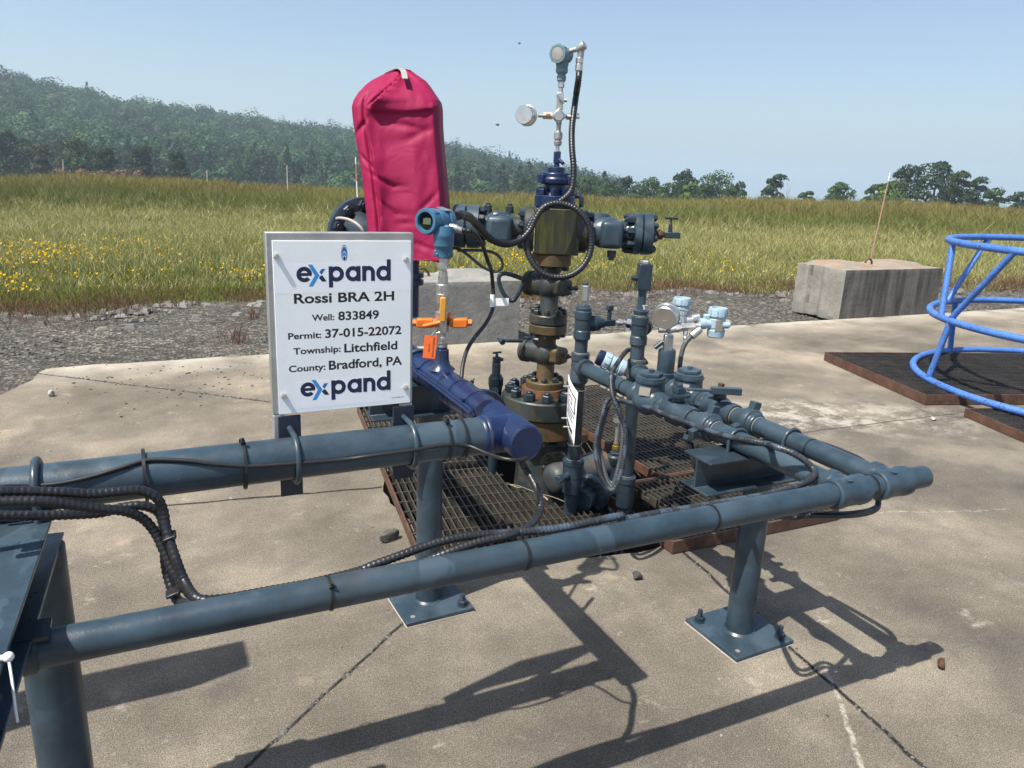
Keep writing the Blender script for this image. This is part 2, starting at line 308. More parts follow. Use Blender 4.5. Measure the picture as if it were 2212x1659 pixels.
# ------------------------------------------------------------------ mesh builder
def perp(a):
    a = Vector(a).normalized()
    t = Vector((0, 0, 1)) if abs(a.z) < .9 else Vector((1, 0, 0))
    x = t.cross(a).normalized(); return a, x, a.cross(x)
class MB:
    def __init__(s): s.v = []; s.f = []
    def add(s, vs, fs):
        o = len(s.v); s.v += [tuple(p) for p in vs]; s.f += [tuple(i+o for i in f) for f in fs]; return s
    def lathe(s, o, axis, prof, n=28, phase=0.0, cap=True):
        """prof: (distance along the axis, radius) pairs"""
        o = Vector(o); a, x, y = perp(axis); vs = []
        for t, r in prof:
            for k in range(n):
                q = phase+2*math.pi*k/n; vs.append(o+a*t+(x*math.cos(q)+y*math.sin(q))*r)
        fs = []
        for i in range(len(prof)-1):
            for k in range(n):
                k2 = (k+1) % n; fs.append((i*n+k, i*n+k2, (i+1)*n+k2, (i+1)*n+k))
        if cap: fs.append(tuple(range(n-1, -1, -1))); fs.append(tuple((len(prof)-1)*n+k for k in range(n)))
        return s.add(vs, fs)
    def cyl(s, a, b, r, r2=None, n=28, bev=0.0):
        a = Vector(a); b = Vector(b); L = (b-a).length; r2 = r if r2 is None else r2
        if bev: return s.lathe(a, b-a, [(0, r-bev), (bev, r), (L-bev, r2), (L, r2-bev)], n)
        return s.lathe(a, b-a, [(0, r), (L, r2)], n)
    def hexa(s, a, b, r, phase=0.0):
        a = Vector(a); b = Vector(b); L = (b-a).length; e = min(r*.12, L*.2)
        return s.lathe(a, b-a, [(0, r-e), (e, r), (L-e, r), (L, r-e)], 6, phase)
    def box(s, c, size, ax=None):
        c = Vector(c); ax = ax or (Vector((1, 0, 0)), Vector((0, 1, 0)), Vector((0, 0, 1)))
        h = [q*.5 for q in size]; vs = []
        for i in (-1, 1):
            for j in (-1, 1):
                for k in (-1, 1): vs.append(c+ax[0]*(i*h[0])+ax[1]*(j*h[1])+ax[2]*(k*h[2]))
        return s.add(vs, [(0, 1, 3, 2), (4, 6, 7, 5), (0, 4, 5, 1), (2, 3, 7, 6), (0, 2, 6, 4), (1, 5, 7, 3)])
    def ball(s, c, r, n=16, m=10, sc=(1, 1, 1), ax=None):
        c = Vector(c); ax = ax or (Vector((1, 0, 0)), Vector((0, 1, 0)), Vector((0, 0, 1))); vs = []
        for i in range(m+1):
            t = math.pi*i/m
            for k in range(n):
                q = 2*math.pi*k/n
                p = (math.sin(t)*math.cos(q)*sc[0], math.sin(t)*math.sin(q)*sc[1], math.cos(t)*sc[2])
                vs.append(c+(ax[0]*p[0]+ax[1]*p[1]+ax[2]*p[2])*r)
        fs = [(i*n+k, (i+1)*n+k, (i+1)*n+(k+1) % n, i*n+(k+1) % n) for i in range(m) for k in range(n)]
        return s.add(vs, fs)
    def tube(s, pts, r, n=10, step=None, corr=0.0, pitch=.008, closed=False, smooth=True, rfun=None):
        P = spline(pts, step or (pitch/3 if corr else max(r*1.2, .004)), closed) if smooth else [Vector(p) for p in pts]
        L = len(P); T = []
        for i in range(L):
            a = P[i-1] if (i or closed) else P[i]; b = P[(i+1) % L] if (i < L-1 or closed) else P[i]
            t = (b-a); T.append(t.normalized() if t.length > 1e-9 else Vector((0, 0, 1)))
        _, x, y = perp(T[0]); vs = []; d = 0.0
        for i in range(L):
            if i:
                x = (x-T[i]*x.dot(T[i])).normalized(); y = T[i].cross(x); d += (P[i]-P[i-1]).length
            rr = r*(1+corr*math.cos(2*math.pi*d/pitch)) if corr else r
            if rfun: rr *= rfun(i/(L-1))
            for k in range(n):
                q = 2*math.pi*k/n; vs.append(P[i]+(x*math.cos(q)+y*math.sin(q))*rr)
        fs = [(i*n+k, i*n+(k+1) % n, (i+1)*n+(k+1) % n, (i+1)*n+k) for i in range(L-1) for k in range(n)]
        if closed: fs += [((L-1)*n+k, (L-1)*n+(k+1) % n, (k+1) % n, k) for k in range(n)]
        else: fs += [tuple(range(n-1, -1, -1)), tuple((L-1)*n+k for k in range(n))]
        return s.add(vs, fs)
    def prism(s, poly, o, ux, uy, depth):
        """2-D outline extruded: o + ux*x + uy*y, thickness along ux x uy"""
        nn = ux.cross(uy).normalized()*depth; k = len(poly)
        vs = [o+ux*a+uy*b for a, b in poly]+[o+ux*a+uy*b+nn for a, b in poly]
        return s.add(vs, [tuple(range(k-1, -1, -1)), tuple(range(k, 2*k))]+[(i, (i+1) % k, (i+1) % k+k, i+k) for i in range(k)])
    def build(s, name, mat, parent=None, bevel=0.0, sharp=38, seg=2, smooth=True):
        me = bpy.data.meshes.new(name); off = ORG.get(parent.name, Vector()) if parent else Vector()
        o = bpy.data.objects.new(name, me)
        vs = s.v
        if parent is None and vs:
            a = np.array(vs); off = Vector((float(a[:, 0].mean()), float(a[:, 1].mean()), float(a[:, 2].min())))
            o.location = off
        me.from_pydata([(p[0]-off[0], p[1]-off[1], p[2]-off[2]) for p in vs], [], s.f); me.update()
        bm = bmesh.new(); bm.from_mesh(me); bmesh.ops.recalc_face_normals(bm, faces=bm.faces); bm.to_mesh(me); bm.free()
        if smooth:
            me.shade_smooth(); me.set_sharp_from_angle(angle=R_(sharp))
        if mat: me.materials.append(mat)
        COL.objects.link(o); ORG[o.name] = off
        if parent: o.parent = parent
        if bevel:
            b = o.modifiers.new('bevel', 'BEVEL'); b.width = bevel; b.segments = seg; b.limit_method = 'ANGLE'; b.angle_limit = R_(40)
        return o
ORG = {}
def spline(pts, step, closed=False):
    P = [Vector(p) for p in pts]; n = len(P); out = []
    for i in range(n if closed else n-1):
        g = lambda j: P[j % n] if closed else P[max(0, min(n-1, j))]
        p0, p1, p2, p3 = g(i-1), g(i), g(i+1), g(i+2)
        m = max(2, int((p2-p1).length/step))
        for q in range(m):
            t = q/m; t2 = t*t; t3 = t2*t
            out.append(.5*((2*p1)+(p2-p0)*t+(2*p0-5*p1+4*p2-p3)*t2+(3*p1-p0-3*p2+p3)*t3))
    if not closed: out.append(P[-1])
    return out
def tag(o, label, cat, group=None, kind=None):
    if label: o['label'] = label
    if cat: o['category'] = cat
    if group: o['group'] = group
    if kind: o['kind'] = kind
    return o
def thing(name, label, cat, loc, group=None):
    o = bpy.data.objects.new(name, None); COL.objects.link(o); o.location = loc; o.empty_display_size = .1
    ORG[o.name] = Vector(loc); return tag(o, label, cat, group)
def inst(src_mesh, name, parent, loc, axis, roll=0.0, mat=None):
    """a copy of a small part (its mesh points along +Z) under parent"""
    o = bpy.data.objects.new(name, src_mesh); COL.objects.link(o)
    off = ORG.get(parent.name, Vector()) if parent else Vector()
    o.parent = parent; o.location = Vector(loc)-off
    o.rotation_mode = 'QUATERNION'
    o.rotation_quaternion = Vector(axis).normalized().to_track_quat('Z', 'Y') @ Quaternion((0, 0, 1), roll)
    ORG[o.name] = Vector(loc); return o
def part_mesh(mb, name, mat, sharp=30):
    o = mb.build(name, mat, None, sharp=sharp); me = o.data
    me.transform(Matrix.Translation(o.location)); bpy.data.objects.remove(o); return me
NUT = {}
def nut_mesh(r, h, mat, stud=True):
    key = (round(r, 4), round(h, 4), mat.name)
    if key not in NUT:
        b = MB().hexa((0, 0, 0), (0, 0, h), r)
        if stud: b.cyl((0, 0, h-.001), (0, 0, h*1.28), r*.55, n=12, bev=r*.08)
        NUT[key] = part_mesh(b, 'bolt', mat)
    return NUT[key]
def bolts(parent, c, axis, R, n, r, h, mat, phase=0.0, name='bolt'):
    a, x, y = perp(axis); c = Vector(c); me = nut_mesh(r, h, mat)
    for k in range(n):
        q = phase+2*math.pi*k/n; inst(me, name, parent, c+(x*math.cos(q)+y*math.sin(q))*R, a, q)
def quads_mesh(name, V, nper, mat, tint, smooth=False):
    """V: (N*nper,3) polygons of nper corners, tint (N,3) one colour per polygon"""
    N = len(V)//nper; me = bpy.data.meshes.new(name)
    me.vertices.add(len(V)); me.vertices.foreach_set('co', np.asarray(V, np.float32).ravel())
    me.loops.add(len(V)); me.loops.foreach_set('vertex_index', np.arange(len(V), dtype=np.int32))
    me.polygons.add(N); me.polygons.foreach_set('loop_start', np.arange(0, len(V), nper, dtype=np.int32))
    me.update(calc_edges=True)
    at = me.attributes.new('tint', 'FLOAT_COLOR', 'POINT')
    c = np.ones((len(V), 4), np.float32); c[:, :3] = np.repeat(np.asarray(tint, np.float32), nper, 0); at.data.foreach_set('color', c.ravel())
    me.materials.append(mat); o = bpy.data.objects.new(name, me); COL.objects.link(o); ORG[o.name] = Vector(); return o
UX, UY, UZ = Vector((1, 0, 0)), Vector((0, 1, 0)), Vector((0, 0, 1))
# ------------------------------------------------------------------ the setting
PIT_C, PIT_R = Vector((1.72, 3.05, 0)), .80
def slab_poly():
    return [(-9, -4), (11.5, -4), (11.5, 6.10), (-.66, 6.06), (-.74, 5.72), (-.86, 5.3), (-1.05, 4.95), (-1.5, 4.55), (-2.4, 4.2), (-9, 3.9)]
def build_pad():
    bm = bmesh.new(); vs = []; edges = []
    out = []
    P = slab_poly()
    for i, (x, y) in enumerate(P):
        x2, y2 = P[(i+1) % len(P)]; m = max(1, int(math.hypot(x2-x, y2-y)/.16)) if i in (2, 3, 4, 5, 6, 7, 8) else 1
        for q in range(m):
            t = q/m; j = .012 if i == 2 else .035 if i in (3, 4, 5, 6, 7, 8) else 0
            out.append((x+(x2-x)*t+random.uniform(-j, j), y+(y2-y)*t+random.uniform(-j, j)))
    ov = [bm.verts.new((x, y, 0)) for x, y in out]
    hv = [bm.verts.new((PIT_C.x+PIT_R*math.cos(q)*random.uniform(.985, 1.01), PIT_C.y+PIT_R*math.sin(q)*random.uniform(.985, 1.01), 0)) for q in [2*math.pi*k/72 for k in range(72)]]
    for ring in (ov, hv):
        for i in range(len(ring)): edges.append(bm.edges.new((ring[i], ring[(i+1) % len(ring)])))
    bmesh.ops.triangle_fill(bm, use_beauty=True, use_dissolve=False, edges=edges)
    for f in list(bm.faces):
        c = f.calc_center_median()
        if math.hypot(c.x-PIT_C.x, c.y-PIT_C.y) < PIT_R*.97: bm.faces.remove(f)
    for ring, z in ((ov, -.14), (hv, -.2)):
        lo = [bm.verts.new((v.co.x, v.co.y, z)) for v in ring]
        for i in range(len(ring)):
            j = (i+1) % len(ring); bm.faces.new((ring[i], ring[j], lo[j], lo[i]))
    bmesh.ops.recalc_face_normals(bm, faces=bm.faces)
    me = bpy.data.meshes.new('concrete_pad'); bm.to_mesh(me); bm.free(); me.materials.append(m_pad)
    o = bpy.data.objects.new('concrete_pad', me); COL.objects.link(o); tag(o, 'stained sandy concrete pad with cracked joints around the wellhead', None, None, 'structure')
build_pad()
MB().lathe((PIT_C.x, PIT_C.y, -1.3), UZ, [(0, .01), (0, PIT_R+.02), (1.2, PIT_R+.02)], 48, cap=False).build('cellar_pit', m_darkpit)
tag(bpy.data.objects['cellar_pit'], 'dark round cellar pit below the gratings', None, None, 'structure')
def field_z(x, y):
    """meadow: flat behind the gravel, a low bank at about 34 m, falling away beyond"""
    side = np.clip((x-4)/50.0, -0.15, 1.0)
    d = np.hypot(x, y)
    dip = np.clip((d-10)/15.0, 0, 1); dip = dip*dip*(3-2*dip); rise = np.clip((d-27)/8.0, 0, 1); rise = rise*rise*(3-2*rise)
    z = dip*(-.40+.75*side)+rise*(.06+.40*side+.46*np.clip((14-x)/16, 0, 1))+rise*.10*np.sin(x*.33+1.0)*np.cos(x*.11)
    fall = np.clip((d-40)/110.0, 0, 1); z = z*(1-np.clip((d-40)/30, 0, 1))-8.5*fall*(2-fall)-.016*np.clip(d-150, 0, None)
    return z-.05
def build_ground():
    rad = [0.0]+list(np.geomspace(1.5, 3600, 92)); A = 128; V = []; Fc = []
    for r in rad[1:]:
        for k in range(A):
            q = 2*math.pi*k/A; x, y = r*math.sin(q), r*math.cos(q)
            if math.hypot(x-PIT_C.x, y-PIT_C.y) < 1.0 and False: pass
            z = float(field_z(x, y)) if y > 4 or r > 15 else -.05
            if r < 30: z += .02*math.sin(x*3.1+y)*math.cos(y*2.7)*(1 if r > 6.3 else 0)
            V.append((x, y, z))
    for i in range(len(rad)-2):
        for k in range(A):
            k2 = (k+1) % A; quad = (i*A+k, i*A+k2, (i+1)*A+k2, (i+1)*A+k)
            c = np.mean([V[q] for q in quad], 0)
            if -3.5 < c[0] < 10.6 and -3 < c[1] < 4.6 and not (c[0] < -.9 and c[1] > 3.0): continue   # under the pad, where the cellar opens
            Fc.append(quad)
    me = bpy.data.meshes.new('ground'); me.from_pydata(V, [], Fc); me.update(); me.shade_smooth(); me.materials.append(m_ground)
    o = bpy.data.objects.new('ground', me); COL.objects.link(o); tag(o, 'crushed stone and soil around and beyond the pad', None, None, 'structure')
build_ground()

# meadow grass: bent blades, taller and browner towards the bank
def blades(name, x, y, h, w, lean, tint, z0=None):
    N = len(x); z = field_z(x, y) if z0 is None else z0
    q = rng.uniform(0, 2*np.pi, N); dx, dy = np.cos(q), np.sin(q)
    az = np.arctan2(x, y)+rng.normal(0, .6, N); wx, wy = np.cos(az)*w/2, -np.sin(az)*w/2
    mx, my = x+dx*lean*h*.35, y+dy*lean*h*.35; tx, ty = x+dx*lean*h, y+dy*lean*h
    V = np.empty((N, 8, 3))
    V[:, 0] = np.c_[x-wx, y-wy, z]; V[:, 1] = np.c_[x+wx, y+wy, z]
    V[:, 2] = np.c_[mx+wx*.85, my+wy*.85, z+h*.6]; V[:, 3] = np.c_[mx-wx*.85, my-wy*.85, z+h*.6]
    V[:, 4] = V[:, 3]; V[:, 5] = V[:, 2]; V[:, 6] = np.c_[tx+wx*.15, ty+wy*.15, z+h]; V[:, 7] = np.c_[tx-wx*.15, ty-wy*.15, z+h]
    return quads_mesh(name, V.reshape(-1, 3), 4, m_grass, np.repeat(tint, 2, 0))
def patch(x, y, s, seed):
    """smooth pseudo noise 0..1"""
    r = np.random.default_rng(seed); f = np.zeros_like(x); a = 0
    for k in range(7):
        q = r.uniform(0, 6.28); fr = s*r.uniform(.5, 2.2); f += np.sin((x*np.cos(q)+y*np.sin(q))*fr+r.uniform(0, 6.28)); a += 1
    return np.clip(.5+f/a*.9, 0, 1)
def scatter(n, d0, d1, a0=-16, a1=69, power=1.0):
    d = d0*(d1/d0)**(rng.random(n)**power); a = np.radians(rng.uniform(a0, a1, n)); return d*np.sin(a), d*np.cos(a), d
def grass_edge(x): return 8.75+.25*np.sin(x*1.3)+.18*np.sin(x*3.7+1)-.06*np.clip(x-3, 0, 12)
def meadow():
    n = 760000
    x, y, d = scatter(n, 8.2, 47, power=.78)
    keep = (y > grass_edge(x)+rng.exponential(.16, n)-.1) & (y > 7.2); x, y, d = x[keep], y[keep], d[keep]; n = len(x)
    e = np.clip((y-grass_edge(x))/2.4, 0, 1); p1 = patch(x, y, .55, 1); p2 = patch(x, y, 1.7, 2); p3 = patch(x, y, .22, 3); p4 = patch(x, y, 4.0, 8)
    bank = np.clip((d-27-3*(p3-.5))/3, 0, 1)
    h = (.07+.16*e+.11*np.clip((d-13)/8, 0, 1)+.26*bank)*(.55+.7*p1*.6+.5*p4*.6)*rng.uniform(.5, 1.3, n)
    w = (.0022+.00042*d)*rng.uniform(.5, 1.5, n)
    g = np.array([.140, .165, .036]); yl = np.array([.31, .295, .11]); br = np.array([.170, .112, .048]); dg = np.array([.070, .095, .022]); pale = np.array([.50, .48, .27])
    t = np.clip(.05+.9*np.clip((d-9.5)/9, 0, 1)*(.35+.75*p2)*(.6+.5*p1)+rng.normal(0, .20, n), 0, 1)[:, None]
    c = g*(1-t)+yl*t
    db = (bank*np.clip((36-d)/4, 0, 1)*(.55+.6*p3))[:, None]; db = np.clip(db, 0, 1); c = c*(1-.6*db)+dg*1.3*.6*db
    b2 = (np.clip((d-31)/3, 0, 1)*(rng.random(n) < .50)*(1-.5*p3))[:, None]; c = c*(1-b2)+br*b2
    s = (rng.random(n) < .20*(1-bank)*(.4+1.2*p4)) & (d > 9.6); c[s] = pale*rng.uniform(.7, 1.15, (s.sum(), 1))
    dry = (rng.random(n) < np.clip(.9-e*2.2, 0, .8)) & (p2 > .45); c[dry] = np.array([.17, .11, .058])*rng.uniform(.6, 1.3, (dry.sum(), 1))
    c *= rng.uniform(.82, 1.17, (n, 1))*np.array([1.06, 1.03, .98])
    o = blades('meadow_grass', x, y, h, w, rng.uniform(.1, .9, n), c)
    tag(o, 'tall yellow green meadow grass running back to the bank', 'grass', None, 'stuff')
meadow()
def flowers():
    n = 30000; x, y, d = scatter(n, 8.8, 17, power=1.35)
    ge = grass_edge(x); m = patch(x, y, 1.6, 21)*.55+patch(x, y, 3.4, 24)*.45
    keep = (y > ge+.35) & (rng.random(n) < np.clip(.06+(m-.50)*1.6, 0.05, .7)*np.clip((16.5-d)/4, 0, 1)); x, y = x[keep], y[keep]; n = len(x)
    z = field_z(x, y)+rng.uniform(.16, .32, n); V = []; T = []
    for i in range(n):
        s = rng.uniform(.006, .013); q = rng.uniform(0, 6.28); tl = rng.uniform(-.6, .6)
        for a in range(2):
            qa = q+a*1.57; ux = np.array([np.cos(qa), np.sin(qa), tl])*s; uy = np.array([-np.sin(qa)*.7, np.cos(qa)*.7, .6])*s; c = np.array([x[i], y[i], z[i]])
            V += [c-ux-uy, c+ux-uy, c+ux+uy, c-ux+uy]; T.append(np.array([.80, .53, .015])*rng.uniform(.75, 1.1))
    tag(quads_mesh('yellow_wildflowers', np.array(V), 4, m_grass, np.array(T)), 'bright yellow wildflowers scattered through the front of the meadow', 'flowers', None, 'stuff')
flowers()
def weeds():
    """dry reddish stems along the gravel edge"""
    n = 5200; x = rng.uniform(-4, 16, n); off = rng.normal(-.15, .32, n); p = patch(x, x*0, 1.3, 5); y = grass_edge(x)+off
    keep = (p > .40) & (rng.random(n) < .8) | (x < .4); x, y = x[keep], y[keep]; n = len(x)
    c = np.array([.13, .070, .042])*rng.uniform(.5, 1.6, (n, 1))
    tag(blades('dry_weeds', x, y, rng.uniform(.06, .28, n), np.full(n, .0042), rng.uniform(.2, 1.5, n), c, np.full(n, -.05)), 'dry reddish weeds along the edge of the gravel', 'weeds', None, 'stuff')
weeds()
def dock(x, y, h, n, label):
    xs = x+rng.normal(0, .05, n); ys = y+rng.normal(0, .05, n)
    c = np.array([.12, .048, .026])*rng.uniform(.6, 1.5, (n, 1))
    o = blades('dead_weed', xs, ys, rng.uniform(.4, 1.0, n)*h, np.full(n, .0045), rng.uniform(.1, 1.0, n), c, np.full(n, -.05))
    tag(o, label, 'weed')
g = PZ(510, 742, -.05); dock(g.x, g.y, .24, 30, 'dead rusty brown dock weed standing in the gravel left of the sign')
g = PZ(548, 690, -.05); dock(g.x, g.y, .2, 26, 'smaller dead brown weed in the gravel close behind the sign')

# stones
def rock_verts(c, r, sq, seed, n=2):
    rr = random.Random(seed); bm = bmesh.new(); bmesh.ops.create_icosphere(bm, subdivisions=n, radius=1)
    ph = [(Vector((rr.gauss(0, 1), rr.gauss(0, 1), rr.gauss(0, 1))).normalized(), rr.uniform(.45, .8)) for _ in range(9)]
    out = []
    for v in bm.verts:
        p = v.co.copy()
        for d, k in ph:
            e = p.dot(d)-k
            if e > 0: p -= d*e
        out.append(Vector((p.x*r*sq[0], p.y*r*sq[1], p.z*r*sq[2])))
    fs = [tuple(x.index for x in f.verts) for f in bm.faces]; bm.free()
    a = rr.uniform(0, 6.28); zmin = min(p.z for p in out)
    return [Vector((c[0]+p.x*math.cos(a)-p.y*math.sin(a), c[1]+p.x*math.sin(a)+p.y*math.cos(a), c[2]+p.z-zmin-r*sq[2]*.12)) for p in out], fs
def rock(u, v, r, sq, label, col, seed, z=0.0):
    c = PZ(u, v, z); vs, fs = rock_verts(c, r, sq, seed, 3); b = MB(); b.add(vs, fs)
    m = flat('stone_'+str(seed), col, .9, 0, .35, 60); o = b.build('stone', m, None, sharp=25); tag(o, label, 'stone')
rock(842, 1168, .042, (1.15, .6, .62), 'flat dark grey stone lying left of the main grating frame', (.075, .07, .06), 1)
rock(1376, 1250, .026, (1, .8, .75), 'dark angular stone on the pad under the front rail', (.045, .042, .040), 2)
rock(2033, 1441, .022, (1.1, .75, .7), 'rusty brown crumbly clod beside the shadow of the pipe end', (.075, .035, .018), 3)
rock(2015, 907, .030, (1.2, .7, .5), 'pale stone lying on the pad in front of the right grating', (.42, .40, .36), 4)
rock(112, 856, .030, (.9, .7, .9), 'small pale upright stone alone on the left of the pad', (.30, .28, .25), 5)
rock(1530, 712, .09, (1.5, .8, .35), 'flat pale stone on the gravel behind the standing valves', (.42, .40, .35), 6, -.03)
rock(1560, 700, .08, (1.4, .8, .4), 'grey stone on the gravel right behind the flat pale one', (.28, .27, .25), 8, -.03)
def pebbles():
    V = []; T = []; 
    def put(x, y, z, s, col):
        q = rng.uniform(0, 6.28); a = np.array([np.cos(q), np.sin(q), 0])*s; b = np.array([-np.sin(q), np.cos(q), 0])*s*rng.uniform(.5, .9); h = s*rng.uniform(.35, .75); c = np.array([x, y, z])
        t = [c+a*.6+b*.5+[0, 0, h], c-a*.5+b*.6+[0, 0, h*.9], c-a*.6-b*.5+[0, 0, h*.8], c+a*.5-b*.6+[0, 0, h]]
        bt = [c+a+b*.9, c-a+b, c-a-b*.9, c+a*.9-b]
        for f in ([t[0], t[1], t[2], t[3]], [bt[0], bt[1], t[1], t[0]], [bt[1], bt[2], t[2], t[1]], [bt[2], bt[3], t[3], t[2]], [bt[3], bt[0], t[0], t[3]]):
            V.extend(f); T.append(col)
    def col(lo=.12, hi=.45): 
        g = rng.uniform(lo, hi)*.5; return np.array([g, g*.97, g*.90])
    for i in range(13000):                                  # loose stone over the gravel band
        x = rng.uniform(-5, 14); y = rng.uniform(4.2, 8.9)
        if x > -.7 and y < 6.1: continue
        if x <= -.7 and y < 6.1-1.9*min(1, max(0, (-.6-x)/1.6))**.8: continue
        put(x, y, -.052, rng.uniform(.006, .018)*(1 if rng.random() < .97 else 2.2), col(.10, .36))
    for i in range(420):                                    # a row of flat stones at the grass edge
        x = rng.uniform(-2, 12); put(x, grass_edge(np.float64(x))-rng.exponential(.3)-.1, -.05, rng.uniform(.02, .07), col(.22, .42))
    for i in range(900):                                    # grit on the pad
        x, y = rng.uniform(-1.2, 7), rng.uniform(.8, 6)
        if math.hypot(x-PIT_C.x, y-PIT_C.y) < .95: continue
        put(x, y, 0, rng.choice([.0022, .003, .0045, .007], p=[.45, .33, .17, .05]), col(.10, .60))
    for i in range(100):
        put(rng.normal(.35, .45), rng.normal(5.5, .35), 0, rng.uniform(.005, .011), col(.07, .16))
    for i in range(120):                                    # crumbs in the joint by the right post
        y = rng.uniform(.9, 2.25); x = 1.617+.124*y+rng.normal(0, .010); put(x, y, 0, rng.uniform(.002, .006), col(.10, .42))
    for i in range(60):
        y = rng.uniform(1.55, 2.2); x = -1.898+1.214*y+rng.normal(0, .006); put(x, y, 0, rng.uniform(.003, .008), col(.10, .32))
    for i in range(110):
        x = rng.uniform(-.7, .9); y = 5.323-.835*x+rng.normal(0, .012); put(x, y, 0, rng.uniform(.005, .011), col(.12, .40))
    tag(quads_mesh('loose_gravel', np.array(V), 4, m_stone, np.array(T)), 'loose grey stone chips on the gravel and along the joints of the pad', 'gravel', None, 'stuff')
pebbles()

# ------------------------------------------------------------------ hill, forest, trees
HU = [(-900, 60), (-300, 100), (0, 150), (110, 172), (300, 205), (440, 222), (570, 243), (770, 268), (960, 300), (1060, 330), (1160, 358), (1250, 385), (1330, 402), (1500, 440)]
def hill_top_angle(az):
    u = CX+F*np.tan(az-YAW)*.96
    v = np.interp(u, [a for a, b in HU], [b for a, b in HU]); hor = 326.3+.0445*u
    return (hor-v)/F
RID = 430.0
def hill_z(az, r):
    ang = hill_top_angle(az); H = ang*RID+CH-9.5-9.0*np.clip(ang/.1, 0, 1)
    t = np.clip((r-190)/(RID-190), 0, 1.35); s = np.where(t < 1, t**1.15, 1+.05*(t-1))
    return -9.0+(np.maximum(H, -8.8)+9.0)*s
def build_hill():
    azs = np.radians(np.linspace(-40, 38, 70)); rs = np.linspace(185, 640, 30); V = []; Fc = []
    for r in rs:
        for a in azs: V.append((r*math.sin(a), r*math.cos(a), float(hill_z(a, r))))
    A = len(azs)
    for i in range(len(rs)-1):
        for k in range(A-1): Fc.append((i*A+k, i*A+k+1, (i+1)*A+k+1, (i+1)*A+k))
    me = bpy.data.meshes.new('hill'); me.from_pydata(V, [], Fc); me.update(); me.shade_smooth(); me.materials.append(m_hill)
    o = bpy.data.objects.new('hill', me); COL.objects.link(o); tag(o, 'long wooded hill sloping down to the right', None, None, 'structure')
build_hill()
def leaf_cloud(c, rad, n, size, base, lump=None, tilt=.38, var=.35):
    """n leaf quads on a lumpy ellipsoid about c; returns vertices and tints"""
    d = rng.normal(0, 1, (n, 3)); d[:, 2] = np.abs(d[:, 2])*1.0-.35*(rng.random(n)); d /= np.linalg.norm(d, axis=1)[:, None]
    rr = rng.uniform(.72, 1.02, n)
    if lump is not None:
        for q, amp in lump: rr *= 1+amp*np.clip((d@q), 0, 1)**4
    p = c+d*rr[:, None]*np.array(rad)
    nrm = d+rng.normal(0, tilt, (n, 3)); nrm /= np.linalg.norm(nrm, axis=1)[:, None]
    t = np.cross(nrm, rng.normal(0, 1, (n, 3))); t /= np.linalg.norm(t, axis=1)[:, None]; b = np.cross(nrm, t)
    s = size*rng.uniform(.6, 1.35, (n, 1)); V = np.empty((n, 4, 3))
    V[:, 0] = p-t*s-b*s*.6; V[:, 1] = p+t*s-b*s*.6; V[:, 2] = p+t*s*.7+b*s*.6; V[:, 3] = p-t*s*.7+b*s*.6
    col = np.array(base)*rng.uniform(1-var, 1+var, (n, 1)); return V.reshape(-1, 3), col
def forest():
    VV = []; TT = []; cnt = 0
    for r in np.arange(196, RID+22, 6.2):
        m = int(r*math.radians(58)/6.4)
        for k in range(m):
            a = math.radians(-24)+math.radians(58)*(k+rng.uniform(-.45, .45))/m; rr = r+rng.uniform(-3, 3)
            z = float(hill_z(a, rr)); c0 = np.array([rr*math.sin(a), rr*math.cos(a), z])
            if z < -8.8 and rng.random() < .75: continue
            up = np.clip((rr-196)/120, 0, 1); pine = rng.random() < (.8 if rr < 236 else .05)
            sz = rng.uniform(.75, 1.3)
            base = np.array([.026, .060, .022])*rng.uniform(.5, 1.6)*np.array([rng.uniform(.75, 1.25), 1, rng.uniform(.8, 1.2)])
            if pine:
                base = np.array([.017, .034, .018])*rng.uniform(.7, 1.3); h = rng.uniform(7, 11)*sz
                for q in range(9):
                    f = q/8.; V, T = leaf_cloud(c0+[rng.normal(0, .3), rng.normal(0, .3), h*(.18+.78*f)], (2.7*(1-f)+.45, 2.7*(1-f)+.45, h*.12), int(80*(1-f)+22), .30, base)
                    VV.append(V); TT.append(T)
                continue
            if rng.random() < .06: base = base*np.array([1.5, 1.5, 1.1])
            lump = [(v/np.linalg.norm(v), rng.uniform(.1, .55)) for v in rng.normal(0, 1, (5, 3))]
            h = rng.uniform(6.0, 8.5)*sz
            V, T = leaf_cloud(c0+[0, 0, h*.55], (3.8*sz, 3.8*sz, h*.55), 460 if rr < 330 else 380, .36 if rr < 330 else .44, base, lump=lump, tilt=.2, var=.14); VV.append(V); TT.append(T)
            for q in range(3):
                o = np.clip(rng.normal(0, 1, 3), -1.4, 1.4)*[1.5, 1.5, .6]*sz+[0, 0, h*.70]
                V, T = leaf_cloud(c0+o, (1.7*sz, 1.7*sz, 1.5*sz), 90, .38, base*rng.uniform(.8, 1.3), tilt=.2, var=.14); VV.append(V); TT.append(T)
    o = quads_mesh('hillside_forest', np.concatenate(VV), 4, m_leaf, np.concatenate(TT))
    tag(o, 'dense mixed forest covering the hill and its foot', 'forest', None, 'stuff')
forest()
